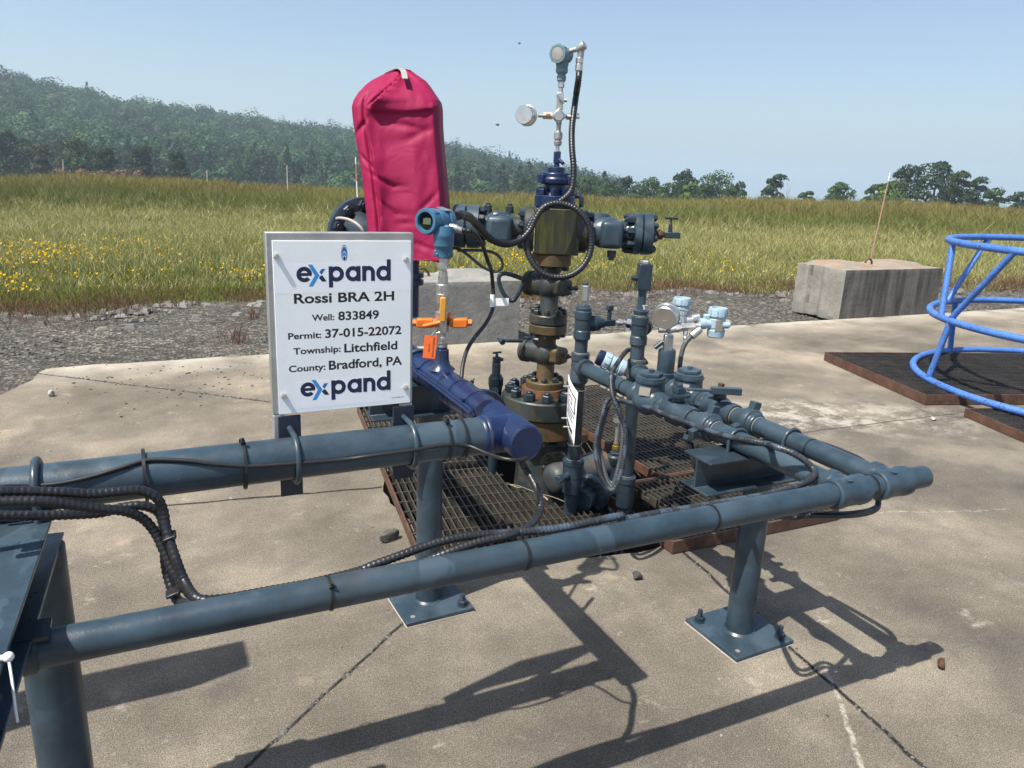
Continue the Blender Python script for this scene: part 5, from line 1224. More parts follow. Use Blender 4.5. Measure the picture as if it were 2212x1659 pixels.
    MB().lathe((x+CR[0]*.004-fw.x*rp(13), y+CR[1]*.004-fw.y*rp(13), z(728)), -fw, [(0, rp(5)), (.004, rp(5)), (.005, rp(3)), (.008, rp(3))], 12).build('stem_nut', m_steeld, vb)
    vs(st, 'lower_neck', x, y, [(z(742), rp(12.5)), (z(748), rp(12.5)), (z(750), rp(9)), (z(760), rp(9))], m_steeld)
    R3 = Vector(CR)
    l = MB(); a0 = Vector((x, y, z(712)))-fw*rp(17)+R3*rp(4); a1 = Vector((x, y, z(690)))-fw*rp(21)+R3*rp(4)
    l.box((a0+a1)/2, (rp(14), .004, z(684)-z(713)), (R3, fw, UZ)); l.build('lever_shank', m_steel, st, bevel=.001)
    MB().box(Vector((x, y, z(665)))-fw*rp(21)+R3*rp(3), (rp(13.5), .008, z(639)-z(692)), (R3, fw, UZ)).build('lever_grip', m_yellow, st, bevel=.0035, seg=3)
    # orange bleed valves on both sides
    for s, L0, L1 in ((1, 16, 57), (-1, 14, 58)):
        zc = z(697); o = Vector((x, y, zc))+R3*s*rp(L0); e = Vector((x, y, zc))+R3*s*rp(L1)
        b = MB().box(o.lerp(e, .55), (rp((L1-L0)*.84), rp(20), rp(20)), (R3, fw, UZ)); b.cyl(o, o.lerp(e, .2), rp(9), n=16)
        v_ = b.build('bleed_valve', m_orange, st, bevel=.004, seg=3)
        MB().hexa(e-R3*s*rp(4), e+R3*s*rp(9), rp(8)).build('bleed_plug', m_orange, v_)
        if s > 0: MB().cyl(o+UZ*rp(8)+R3*rp(1), o+UZ*rp(24)-R3*rp(3)+fw*rp(3), rp(4), n=12).build('bleed_handle', m_orange, v_)
        else:
            q = Vector((x, y, z(699)))-fw*rp(15); MB().cyl(q-R3*rp(40)-UZ*rp(3), q-R3*rp(2)+UZ*rp(6), rp(4.6), n=14).cyl(q-R3*rp(22), q-R3*rp(22)+fw*rp(14), rp(7), n=14).build('bleed_handle', m_orange, v_)
    # tag on a wire
    tg = thing('verification_tag', 'orange card tag hanging from the valve right of the sign', 'tag', PD(*k9(415, 560), D-.05))
    q0, q1 = PD(*k9(330, 392), D-.05), PD(*k9(503, 410), D-.045); q2 = PD(*k9(325, 708), D-.05)
    ux = (q1-q0); uz = (q0-q2); w, h_ = ux.length, uz.length; ux.normalize(); uz = (uz-ux*uz.dot(ux)).normalized(); nn = ux.cross(uz)
    MB().box((q1+q2)/2, (w, h_, .0012), (ux, uz, nn)).build('card', m_tag, tg, bevel=.0005)
    o = (q1+q2)/2
    text_on(tg, 'lettering', 'VERIFICATION', o+ux*w*.20+uz*h_*.47, -uz, ux, h_*.90, w*.14, m_black, .0010)
    text_on(tg, 'lettering', 'of PSI', o-ux*w*.12+uz*h_*.14, -uz, ux, h_*.36, w*.12, m_black, .0010)
    MB().tube([o+uz*h_*.46, o+uz*h_*.60+ux*.004, o+uz*h_*.72+ux*.012+fw*.02], .0012, 6, step=.004).build('wire', m_steeld, tg)
blue_transmitter()
def gauge(name, label, c, ax, r, depth, stem_to):
    c = Vector(c); ax = Vector(ax).normalized()
    root = thing(name, label, 'pressure gauge', c)
    MB().lathe(c, ax, [(-depth, r*.90), (-depth+.004, r*.97), (-.006, r), (-.004, r*1.07), (.004, r*1.07), (.006, r*1.0), (.006, r*.92), (.003, r*.90)], 40).build('case', m_steel, root, sharp=30)
    a, x, y = perp(ax); q = c-ax*depth-y*r*.35*(1 if y.z > 0 else -1)
    MB().box(q, (.0014, r*.36, r*.36), (ax, x, y)).build('blow_out_disc', m_steeld, root)
    d = Vector(stem_to)-c; L = d.length; d.normalize()
    MB().lathe(c-ax*depth*.5, Vector(stem_to)-(c-ax*depth*.5), [(r*.9, r*.20), (L*.93, r*.20), (L, r*.16)], 12).build('stem', m_steel, root)
    return root
def top_instrument():
    """stainless manifold, gauge and grey transmitter above the navy cap"""
    st = thing('instrument_manifold', 'stainless fittings rising from the navy top cap of the wellhead', 'valve', (XW, YW, zw(320)))
    D = dep((XW, YW, 1.7)); rp = lambda p: p*D/F
    P = lambda prof: [(zw(v), rp(r)) for v, r in prof]
    vs(st, 'nipple', XW, YW, P([(328, 4.5), (312, 4.5)]), m_steel)
    vs(st, 'union', XW, YW, P([(315, 6), (313, 8), (306, 9), (305, 7.5), (301, 7.5), (300, 9.4), (287, 9.4), (285, 6.5), (283, 5), (270, 5), (269, 6), (262, 6)]), m_steeld, 16)
    fw = Vector((CF[0], CF[1], 0)).normalized(); R3 = Vector(CR)
    c = aw(*k1(1320, 643))
    b = MB().box(c, (rp(24), rp(18), rp(24)), ((R3+UZ).normalized(), fw, (UZ-R3).normalized())); mb = b.build('cross_body', m_steel, st, bevel=.003)
    MB().lathe(c-fw*rp(8), -fw, [(0, rp(10.5)), (.012, rp(11)), (.016, rp(9.5))], 24).build('round_cover', m_steel, mb)
    for (xa, ya, xb, yb, r, mm, hx) in ((1205, 643, 1232, 645, 4.2, m_steel, 0), (1232, 645, 1286, 646, 8, m_steel, 1), (1352, 643, 1362, 643, 4, m_steel, 0), (1362, 644, 1414, 644, 7.2, m_steel, 1), (1414, 643, 1436, 642, 3.4, m_steel, 0)):
        p, q = aw(*k1(xa, ya)), aw(*k1(xb, yb)); p.z = q.z = c.z
        g = MB(); (g.hexa(p, q, rp(r)) if hx else g.cyl(p, q, rp(r), n=14)); g.build('side_fitting', mm, st)
    p = aw(*k1(1263, 634), -.025); MB().box(p, (rp(10), .002, rp(4)), (R3, fw, UZ)).build('orange_seal', m_orange, st)
    p = aw(*k1(1428, 642)); MB().cyl(p-UZ*rp(6), p+UZ*rp(6), rp(2.6), n=10).build('side_handle', m_steel, st)
    vb = MB().box(aw(*k1(1327, 560)), (rp(14), rp(14), zw(236)-zw(201) if False else zw(200)-zw(237)), (R3, fw, UZ)).build('upper_block', m_steel, st, bevel=.002)
    p = aw(*k1(1330, 548), -.035); MB().cyl(p-R3*rp(8)+UZ*rp(8), p+R3*rp(8)-UZ*rp(8), rp(2.6), n=10).cyl(p, p+fw*.03, rp(3), n=10).build('tee_handle', m_steel, vb)
    p = aw(*k1(1348, 555), -.02); MB().cyl(p, p+R3*rp(7), rp(4), n=10).build('side_plug', m_steeld, vb)
    vs(st, 'upper_fittings', XW, YW, P([(203, 5), (190, 5), (189, 4.2), (186, 4.2)]), m_steel, 14)
    vs(st, 'hex_fitting', XW, YW, P([(189, 7), (176, 7)]), m_steel, hexed=True)
    t = thing('pressure_transmitter', 'grey blue pressure transmitter at the very top of the wellhead', 'transmitter', (XW, YW, zw(176)))
    x, y = XW, YW
    vs(t, 'sensor_body', x, y, P([(177, 7), (174, 9.5), (165, 10), (162, 8), (158, 11), (156, 13), (148, 13), (147, 12), (141, 13.5), (134, 14)]), m_txgrey, 24)
    c = aw(*k1(1338, 302)); ax = (-fw*.88-R3*.42-UZ*.05).normalized(); h = housing(t, c, ax, rp(18.5), rp(50), m_txgrey, glass=False)
    MB().lathe(c+ax*rp(23.5), ax, [(0, rp(13)), (.003, rp(13)), (.0035, rp(11))], 24).build('cover_plate', m_steeld, h)
    e = aw(*k1(1440, 266), -.02); q = aw(*k1(1385, 282)); MB().cyl(q, e, rp(5.2), n=16).build('conduit_nipple', m_steeld, t)
    lb = MB().lathe(aw(*k1(1432, 272), -.02), (R3*.7+UZ*.5-fw*.4), [(-.01, rp(6)), (.0, rp(8)), (.022, rp(9.5)), (.03, rp(8.5))], 16).lathe(aw(*k1(1444, 268), -.02), -UZ, [(0, rp(8)), (.03, rp(6.5)), (.06, rp(6))], 16)
    lb.build('conduit_elbow', m_steeld, t)
    MB().lathe(aw(*k1(1436, 318), -.02), -UZ, [(0, rp(6)), (.004, rp(8)), (.02, rp(8)), (.021, rp(7)), (.026, rp(7)), (.028, rp(8.2)), (.05, rp(8.2)), (.054, rp(6.5)), (.072, rp(6))], 18).build('conduit_gland', m_steel, t)
    c = aw(*k1(1147, 640)); p = aw(*k1(1208, 643)); p.z = c.z
    gauge('pressure_gauge', 'round steel pressure gauge left of the stem above the wellhead', c, (fw*.93+R3*.36-UZ*.03), rp(20.5), rp(22), p)
top_instrument()
def right_instruments():
    R3 = Vector(CR); fw = Vector((CF[0], CF[1], 0)).normalized()
    yt = yx(1434, XB_, ZF); x, y = XB_, yt; D = dep((x, y, .95)); rp = lambda p: p*D/F
    z = lambda v: hz(1434, v, x, y)
    st = thing('gauge_valve', 'small steel block valve on the pressure tapping under the round gauge', 'valve', (x, y, z(758)))
    vs(st, 'rusty_nipple', x, y, [(z(762), rp(5.5)), (z(752), rp(5.5))], m_rustplate)
    bo = MB().box((x, y, z(738)), (rp(19), rp(19), z(720)-z(753)), (R3, fw, UZ)).build('body', m_steel, st, bevel=.003)
    p = Vector((x, y, z(738)))-R3*rp(9); MB().cyl(p, p-R3*rp(8)-UZ*rp(4), rp(4), n=12).cyl(p-R3*rp(4)+UZ*rp(1)-fw*rp(4), p-R3*rp(20)-UZ*rp(12)-fw*rp(6), rp(5), n=12).build('handle', m_slate, bo)
    c = PD(*k4b(560, 362), D-.01); gauge('pressure_gauge', 'round steel pressure gauge on the right riser group', c, (fw*.86+R3*.42+UZ*.25), rp(27), rp(20), (x, y, z(716)))
    # pale blue transmitter on its manifold
    D2 = D+.12; rq = lambda p: p*D2/F; K = lambda a, b_, dd=0: PD(*k4b(a, b_), D2+dd)
    t = thing('pressure_transmitter', 'pale blue pressure transmitter standing upright at the right of the gauge', 'transmitter', K(1075, 590))
    c = K(1075, 440); h = housing(t, c, UZ, rq(19.5), rq(64), m_txlight, glass=False)
    MB().box(c-fw*rq(18.5)+UZ*-rq(4), (rq(15), .003, rq(24)), (R3, fw, UZ)).build('data_plate', m_plate, h)
    p = K(1150, 468, -.02); MB().cyl(p-R3*.01, p+R3*rq(9), rq(7.5), n=18).cyl(p+R3*rq(9), p+R3*rq(12), rq(5), n=14).build('side_port', m_txlight, h)
    q = K(970, 455); MB().lathe(q+R3*rq(10), -R3, [(0, rq(11)), (rq(10), rq(10)), (rq(14), rq(12)), (rq(26), rq(12))], 20).build('sensor_neck', m_txlight, h)
    MB().box(K(965, 400), (rq(12), rq(14), rq(18)), (R3, fw, UZ)).build('conduit_boss', m_txlight, h, bevel=.003)
    t2 = thing('pressure_transmitter', 'pale blue transmitter head mostly hidden behind the right round gauge', 'transmitter', K(720, 360, .10))
    housing(t2, K(705, 310, .12), UZ, rq(19), rq(56), m_txlight, glass=False)
    MB().cyl(K(705, 360, .12), K(705, 470, .12), rq(8), n=16).build('sensor_neck', m_txlight, t2)
    mf = thing('instrument_manifold', 'stainless manifold blocks between the right gauge and the pale blue transmitter', 'valve', K(770, 500))
    for (xa, ya, xb, yb, r, hx) in ((560, 525, 640, 508, 7.5, 0), (640, 508, 700, 495, 9, 1), (700, 490, 845, 480, 9.5, 1), (845, 478, 880, 474, 6.5, 0), (880, 472, 945, 466, 8.5, 1), (470, 520, 560, 520, 6, 0)):
        p, q = K(xa, ya), K(xb, yb); g = MB(); (g.hexa(p, q, rq(r)) if hx else g.cyl(p, q, rq(r), n=14)); g.build('fitting', m_steel, mf)
    MB().cyl(K(820, 420, .03), K(750, 425, .03), rq(9), n=16).cyl(K(890, 390, .03), K(815, 405, .03), rq(10.5), n=16).build('conduit_body', m_steel, mf)
    MB().cyl(K(720, 470), K(728, 320), rq(3.2), n=10).cyl(K(690, 308, -.02), K(775, 320, -.02), rq(2.6), n=10).build('tee_handle', m_steel, mf)
    MB().hexa(K(748, 530), K(745, 575), rq(5)).ball(K(745, 605), rq(5), 12, 8).cyl(K(745, 600), K(745, 640), rq(3.5), n=10).build('drain_cock', m_steel, mf)
    MB().cyl(K(300, 270, .06), K(355, 268, .06), rq(2.4), n=10).cyl(K(318, 270, .06), K(320, 310, .06), rq(3), n=10).build('rear_tee_handle', m_steel, mf)
    MB().cyl(K(880, 525), K(812, 582), rq(9), n=18).cyl(K(905, 505), K(880, 525), rq(7.5), n=18).build('conduit_gland', m_steeld, mf)
    MB().tube([K(815, 580), K(770, 625), K(730, 690), K(705, 780), K(692, 880), K(690, 960, .03), K(700, 1050, .12)], rq(5.2), 10, corr=.06, pitch=.006).build('flexible_conduit', m_condgrey, None)
    tag(bpy.data.objects['flexible_conduit'], 'short grey corrugated conduit dropping from the pale blue transmitter', 'conduit')
    # small transmitter left of riser two
    D3 = dep((XB_+.02, 2.47, .75))+.28; r3 = lambda p: p*D3/F; J = lambda a, b_, dd=0: PD(*k3(a, b_), D3+dd)
    t3 = thing('pressure_transmitter', 'pale blue transmitter lying on its side behind the two risers', 'transmitter', J(1000, 800))
    h = housing(t3, J(1000, 775), (J(940, 745)-J(1060, 800)), r3(19), r3(52), m_txlight, glass=False)
    MB().lathe(J(935, 742), (J(930, 740)-J(1000, 775)), [(0, r3(16)), (.01, r3(18)), (.03, r3(16))], 24).build('end_cap', m_navy_dull, h)
    MB().cyl(J(1050, 800), J(1110, 830), r3(12), n=18).build('sensor_neck', m_steel, t3)
right_instruments()

def cond(label, pts, r, mat, corr=.14, pitch=.0072, name='flexible_conduit', n=10, cat='conduit', group=None):
    o = MB().tube(pts, r, n, corr=corr, pitch=pitch).build(name, mat, None, sharp=80); return tag(o, label, cat, group)
def conduits():
    D = dep((XW, YW, 1.4)); rp = lambda p: p*D/F
    a = lambda x, y, d=-.12: PD(*k1(x, y), D+d)
    d0 = dep(aw(*k1(1436, 400), -.02))-D
    pts = [PD(*k1(1434, 398), D+d0), PD(*k1(1428, 450), D+d0), a(1416, 530, -.05), a(1404, 620, -.08), a(1393, 720, -.10), a(1394, 820, -.12), a(1402, 910, -.13), a(1402, 990, -.13), a(1385, 1060, -.13), a(1330, 1112, -.14), a(1265, 1140, -.15), a(1205, 1180, -.15), a(1160, 1245, -.15), a(1142, 1320, -.15), a(1150, 1395, -.15), a(1185, 1465, -.15), a(1240, 1515, -.15), a(1315, 1534, -.15), a(1395, 1518, -.15), a(1460, 1465, -.15), a(1497, 1385, -.15), a(1500, 1300, -.16), a(1478, 1225, -.17), a(1430, 1165, -.17), a(1370, 1135, -.165), a(1300, 1125, -.165), a(1235, 1150, -.17), a(1195, 1205, -.17), a(1160, 1275, -.17), a(1110, 1325, -.18), a(1045, 1350, -.22), a(980, 1340, -.30), a(920, 1302, -.42), a(875, 1250, -.6), a(830, 1205, -.85), a(785, 1188, -1.05), a(755, 1195, -1.1)]
    cond('long corrugated conduit from the top transmitter looping round the wellhead block', pts, rp(6.5), m_conduit, .11, .0125)
    # plain black cable from the bright blue transmitter down behind the header
    Db = dep((XH, 2.02, 1.2)); b = lambda x, y, dd=0: PD(*k8(x, y), Db+dd)
    q3 = PD(*k1(838, 1280), Db-.02)
    pts = [q3, PD(*k1(865, 1300), Db), PD(*k1(900, 1360), Db+.05), PD(*k1(930, 1450), Db+.10), b(750, 230, .15), b(765, 380, .2), b(768, 480, .22), b(755, 560, .2), b(700, 660, .16), b(620, 760, .12), b(565, 850, .09), b(535, 950, .06), b(522, 1040, .04), b(520, 1090, .03)]
    cond('plain black cable curving down from the bright blue transmitter to the header', pts, 4.6*Db/F, m_rubber, 0, .01, 'cable', cat='cable')
    L = MB().box(b(815, 482, .2), (.058*Db/2.2, .001, .024), (Vector(CR), Vector((CF[0], CF[1], 0)).normalized(), UZ)); L.cyl(b(760, 470, .2)+Vector((0, 0, .018)), b(757, 515, .2)-Vector((0, 0, .002)), .0075, n=12)
    lb = L.build('cable_label', m_whitep, None); tag(lb, 'small white printed label flag wrapped on the plain black cable', 'label')
    fr = Vector((CF[0], CF[1], 0)).normalized(); o = b(795, 490, .2)-fr*.0006
    for k in range(3): text_on(lb, 'print', ('tUNER', 'CAB', 'PIGHT')[k], o+Vector(CR)*.0+UZ*(.006-.007*k), Vector(CR), UZ, .03-.006*k, .0035, m_black, .0008) if False else None
    # grey loop of cable hanging under the left wing
    D4 = dep(wl_(-.38, 0, 1.1)); g = lambda x, y, dd=0: PD(*k1(x, y), D4+dd)
    cond('thin grey cable loop hanging below the left wing valve', [g(728, 1372), g(770, 1378), g(830, 1420), g(890, 1470), g(950, 1500), g(990, 1498), g(1010, 1470), g(1000, 1430), g(960, 1398), g(900, 1386), g(820, 1384), g(760, 1386)], rp(3.2), m_condgrey, 0, .01, 'cable', cat='cable')
    D5 = dep(wl_(-.9, 0, 1.2)); h = lambda x, y, dd=0: PD(*k1(x, y), D5+dd)
    cond('pale braided hose loop in front of the far flange left of the red cover', [h(130, 1262, .05), h(95, 1235, .0), h(86, 1215, -.02), h(110, 1206, -.06), h(160, 1215, -.1), h(205, 1240, -.12), h(235, 1272, -.12), h(250, 1310, -.1)], .0065, flat('pale_braid', (.33, .32, .29), .6), .05, .01, 'hose', cat='hose')
    # cable along the sign pipe
    ru = .0042
    pts = [PY(u, v, YS-RS-.012) for u, v in ((-60, 1058), (0, 1052))]+[oncyl(u, v, 'X', (YS, ZB), RS+ru) for u, v in ((60, 1050), (130, 1044), (200, 1029), (260, 1011), (320, 994), (400, 995), (470, 1003), (545, 1007), (640, 1001), (740, 993))]+[oncyl(u, v, 'X', (YS, ZB), RS+ru+.012) for u, v in ((800, 985), (885, 974))]+[oncyl(u, v, 'X', (YS, ZB), RS+ru) for u, v in ((960, 962), (1010, 963))]+[PD(1050, 979, 1.70), PD(1085, 990, 1.66), PD(1118, 994, 1.66), PD(1135, 988, 1.72)]
    cond('black jacketed cable clipped along the front of the sign pipe', pts, ru, m_rubber, 0, .01, 'cable', cat='cable')
    # conduits behind the front rail
    rr = .0088
    Yb = YR+RF+rr-.010; yb = lambda u, v, o=0: PY(u, v, Yb+o)
    q = lambda x, y, o=0: yb(*k3b(x, y), o)
    capD = dep((XH, YS, ZB))
    pts = [PD(*k3b(1205, 600), capD-.02), PD(*k3b(1232, 650), capD-.02), PD(*k3b(1280, 730), capD-.04), PD(*k3b(1325, 820), capD-.06), PD(*k3b(1340, 900), capD-.08), q(1325, 975, .10), q(1280, 1040, .05), q(1215, 1085, .02), q(1130, 1115), q(1030, 1140), q(930, 1162), q(820, 1195), q(700, 1238), q(560, 1290, .004), q(380, 1350, .004), yb(800, 1232, .004), yb(680, 1258), yb(560, 1280), yb(470, 1296), yb(425, 1292, .012), PY(400, 1258, 1.345), PY(379, 1205, 1.365), PY(360, 1145, 1.39), PY(353, 1105, 1.40), PY(338, 1075, 1.40), PY(305, 1060, 1.40), PY(255, 1062, 1.395), PY(200, 1067, 1.39), PY(140, 1064, 1.385), PY(60, 1062, 1.38), PY(-80, 1062, 1.37)]
    cond('corrugated conduit from under the navy end cap along the rail to the upper left', pts, rr, m_conduit, .10, .0095)
    d4 = lambda x, y, D: PD(*k4(x, y), D)
    RA = dep((XA, 2.6, .7)); 
    pts = [d4(640, 545, RA+.15), d4(600, 500, RA+.1), d4(548, 470, RA+.0), d4(520, 485, RA-.1), d4(480, 540, RA-.2), d4(445, 600, RA-.27), d4(440, 660, RA-.30), d4(452, 740, RA-.32), d4(490, 830, RA-.33), d4(520, 930, RA-.33), d4(516, 1050, RA-.33), d4(495, 1170, RA-.33), d4(450, 1262, RA-.33), d4(400, 1215, RA-.32), d4(362, 1110, RA-.31), d4(352, 1000, RA-.30), d4(378, 880, RA-.30), d4(415, 770, RA-.30), d4(450, 742, RA-.31), d4(500, 757, RA-.33)]
    pts += [oncyl(*k4(x, y), 'Y', (XA, ZF), RF+.0145 if x < 1000 else RF+rr) for x, y in ((570, 775), (660, 800), (750, 838), (850, 875), (960, 915), (1060, 950), (1160, 972), (1240, 985), (1330, 1005))]
    pts += [PD(*k5(1000, 628), dep((XA, 1.5, ZF))-.02), PD(*k5(1110, 665), dep((XA, 1.4, ZF))-.0), PD(*k5(1215, 722), 2.02), PD(*k5(1275, 775), 1.99), PD(*k5(1285, 815), 1.96), PD(*k5(1235, 868), 1.93), q5(1130, 905), q5(980, 945), q5(800, 975), q5(620, 1008), q5(450, 1035), q5(250, 1068), q5(50, 1105)] if False else []
    z5 = lambda x, y, o=0: yb(*k5(x, y), o)
    pts += [z5(1010, 632, .17), z5(1120, 668, .12), z5(1215, 722, .09), z5(1272, 775, .07), z5(1285, 815, .05), z5(1240, 862, .03), z5(1130, 905, .005), z5(980, 945), z5(800, 978), z5(620, 1008), z5(450, 1038), z5(250, 1070), z5(50, 1105)]
    pts += [q(1900, 985), q(1650, 1035), q(1420, 1078, .006), q(1150, 1102, .010), q(900, 1118, .012), q(740, 1142, .012), q(560, 1190, .012), q(380, 1255, .009), q(200, 1320, .008), yb(760, 1238, .008), yb(640, 1266, .008), yb(520, 1288, .008), yb(440, 1296, .012), PY(412, 1285, 1.34), PY(375, 1235, 1.37), PY(352, 1185, 1.39), PY(335, 1150, 1.40), PY(308, 1120, 1.40), PY(268, 1104, 1.39), PY(215, 1099, 1.38), PY(150, 1090, 1.37), PY(80, 1083, 1.36), PY(-80, 1086, 1.35)]
    cond('longest corrugated conduit coiled by the risers and run along the near flow line and rail', pts, rr, m_condpaint, .10, .0095)
    pts = [yb(620, 1270, .02), yb(500, 1292, .02), yb(420, 1303, .022), PY(385, 1298, 1.36), PY(368, 1262, 1.39), PY(357, 1215, 1.41), PY(356, 1160, 1.42), PY(345, 1110, 1.43), PY(310, 1093, 1.43), PY(265, 1096, 1.43), PY(215, 1108, 1.42), PY(140, 1112, 1.41), PY(60, 1114, 1.40), PY(-80, 1115, 1.39)]
    cond('lowest corrugated conduit of the bundle lying on the left beam', pts, rr, m_conduit, .10, .0095)
    # second strand of the coil and the pair under the far end
    pts = [d4(455, 700, RA-.28), d4(480, 790, RA-.30), d4(505, 900, RA-.30), d4(500, 1040, RA-.30), d4(470, 1180, RA-.30), d4(445, 1245, RA-.29), d4(410, 1185, RA-.28), d4(385, 1080, RA-.27), d4(372, 990, RA-.27), d4(395, 880, RA-.27), d4(430, 765, RA-.27)]
    cond('inner turn of the conduit coil hanging between the two risers', pts, rr, m_condgrey, .10, .0095)
    for k, lab in ((0, 'near one of two conduits drooping from the flow line union to the pad'), (1, 'far one of two conduits drooping from the flow line union to the pad')):
        o = .03*k; hD = dep((XA, 1.83, .6))
        pts = [d4(868+18*k, 975, hD+o), d4(885+20*k, 1040, hD+o), d4(912+20*k, 1120, hD+o), d4(950+16*k, 1200, hD+.05+o), d4(1010+10*k, 1275, hD+.10), d4(1080, 1330, hD+.12), d4(1180, 1392, hD+.05)]+[z5(900+120*j, 1060+16*j-8*k, .07-.012*j+.02*k) for j in (0, 2)]
        pts += [z5(1230, 1078-10*k, .02+.012*k), z5(1450, 1078-8*k, -.01+.012*k), z5(1570, 1070-10*k, 0), z5(1650, 1050-8*k, .03), z5(1690, 1010-5*k, .05)]
        pts += [PX(*k5(x, y-5*k), xx+.006*k) for x, y, xx in ((1675, 900, 1.822), (1625, 780, 1.812), (1575, 725, 1.806), (1480, 682, 1.802), (1380, 642, 1.798), (1280, 612, 1.795), (1180, 590, 1.792))]
        cond(lab, pts, .0078, m_conduit, .10, .0092)
    MB().hexa(PD(*k4(885, 955), dep((XA, 1.83, .6))), PD(*k4(872, 985), dep((XA, 1.83, .6))), .019).cyl(PD(*k4(905, 925), dep((XA, 1.83, .6))+.02), PD(*k4(885, 955), dep((XA, 1.83, .6))), .016).build('conduit_gland', m_slate_dk, bpy.data.objects['flow_manifold'])
    cond('navy painted hose bowing out behind the header towards the wellhead', [PD(*k8(x, y), 2.1+.0006*(x-640)) for x, y in ((640, 1178), (700, 1178), (770, 1195), (820, 1240), (845, 1290), (850, 1330), (840, 1390))], .007, m_navy, 0, .01, 'hose', cat='hose')
conduits()

# ------------------------------------------------------------------ cable ties
def tie(label, axis, c, r, at, w=.0048, head=None, mat=None):
    """flat nylon strap round a pipe; head = angle of its buckle"""
    a = {'X': UX, 'Y': UY}[axis]; c = Vector((at, c[0], c[1])) if axis == 'X' else Vector((c[0], at, c[1]))
    b = MB().lathe(c-a*w/2, a, [(0, r+.0002), (0, r+.0014), (w, r+.0014), (w, r+.0002)], 40, cap=False); 
    o_ = b
    if head is not None:
        s = UY if axis == 'X' else UX; d = (s*math.cos(head)+UZ*math.sin(head)).normalized(); t = a.cross(d)
        o_.box(c+d*(r+.004), (w*1.7, .0075, .009), (a, d, t)); o_.box(c+d*(r+.010), (w*.8, .010, .0025), (a, d, t))
    tag(o_.build('cable_tie', mat or m_tie, None), label, 'cable tie', 'black cable ties')
uX = lambda u, v, y: PY(u, v, y).x
tie('black cable tie on the sign pipe between the left beam and the sign', 'X', (YS, ZB), RS+.0068, uX(312, 1020, YS-RS*.7), .006)
tie('black cable tie with upright head on the sign pipe just left of the sign bracket', 'X', (YS, ZB), RS+.0068, uX(529, 1000, YS-RS*.7), .005, math.pi*.60)
tie('black cable tie with a head on the sign pipe right of the sign', 'X', (YS, ZB), RS+.005, uX(970, 945, YS-RS*.7), .005, math.pi*.62)
tie('black cable tie nearest the navy weld on the sign pipe', 'X', (YS, ZB), RS+.005, uX(1005, 945, YS-RS*.7), .006)
tie('black cable tie with a head low on the front rail at the left', 'X', (YR, ZF), RF+.001, uX(716, 1275, YR-RF*.7), .0048, math.pi*.72)
tie('black cable tie binding the two conduits to the middle of the front rail', 'X', (YR, ZF), RF+.001, uX(1142, 1190, YR-RF*.7), .0065)
tie('black cable tie on the front rail above the right pipe support', 'X', (YR, ZF), RF+.001, uX(1550, 1120, YR-RF*.7), .006)
tie('black cable tie between the two tees at the end of the rail', 'X', (YR, ZF), RF+.003, (XA+XB_)/2, .006)
yY = lambda u, v, x: PX(u, v, x).y
tie('black cable tie on the far flow line before its tee', 'Y', (XB_, ZF), RF, yY(*k5(1235, 640), XB_-.02), .005, .3)
tie('black cable tie with a head on the pipe between riser and near check valve', 'Y', (XA, ZF), RF, yY(*k4(495, 680), XA-.02), .004, 1.2)
tie('navy painted cable tie on the header nearest the end cap', 'Y', (XH, ZB), RS+.001, yY(*k9(985, 1260), XH-.02), .004, 2.6, m_navy)
tie('navy painted cable tie with a head on the middle of the header', 'Y', (XH, ZB), RS+.001, yY(*k9(760, 1090), XH-.02), .004, .9, m_navy)
tie('navy painted cable tie on the header below the orange tag', 'Y', (XH, ZB), RS+.001, yY(*k9(350, 850), XH-.02), .006, 2.7, m_navy)
b = MB(); p0 = PZ(18, 1419, ZB-RS+.004); b.ball(p0, .007, 12, 8).cyl(p0, p0-UX*.05+UY*.004, .004, n=10).tube([p0, PD(26, 1470, dep(p0)-.01), PD(33, 1530, dep(p0)-.02), PD(38, 1560, dep(p0)-.02)], .0018, 6)
tag(b.build('white_cable_tie', m_whitep, None), 'white cable tie with dangling tail on the left beam', 'cable tie')
for (u, v, w, l, Y) in ((366, 1158, .024, .006, 1.385), (374, 1279, .026, .006, 1.355)):
    c = PY(u, v, Y); tag(MB().box(c, (w, .026, l), (Vector((.95, 0, .3)).normalized(), UY, Vector((-.3, 0, .95)).normalized())).box(c+Vector((.008, -.014, .003)), (.006, .006, .007)).build('cable_tie', m_tie, None, bevel=.002), 'upper black tie holding the hanging conduit bundle together' if v < 1200 else 'lower black tie holding the hanging conduit bundle together', 'cable tie', 'black cable ties')

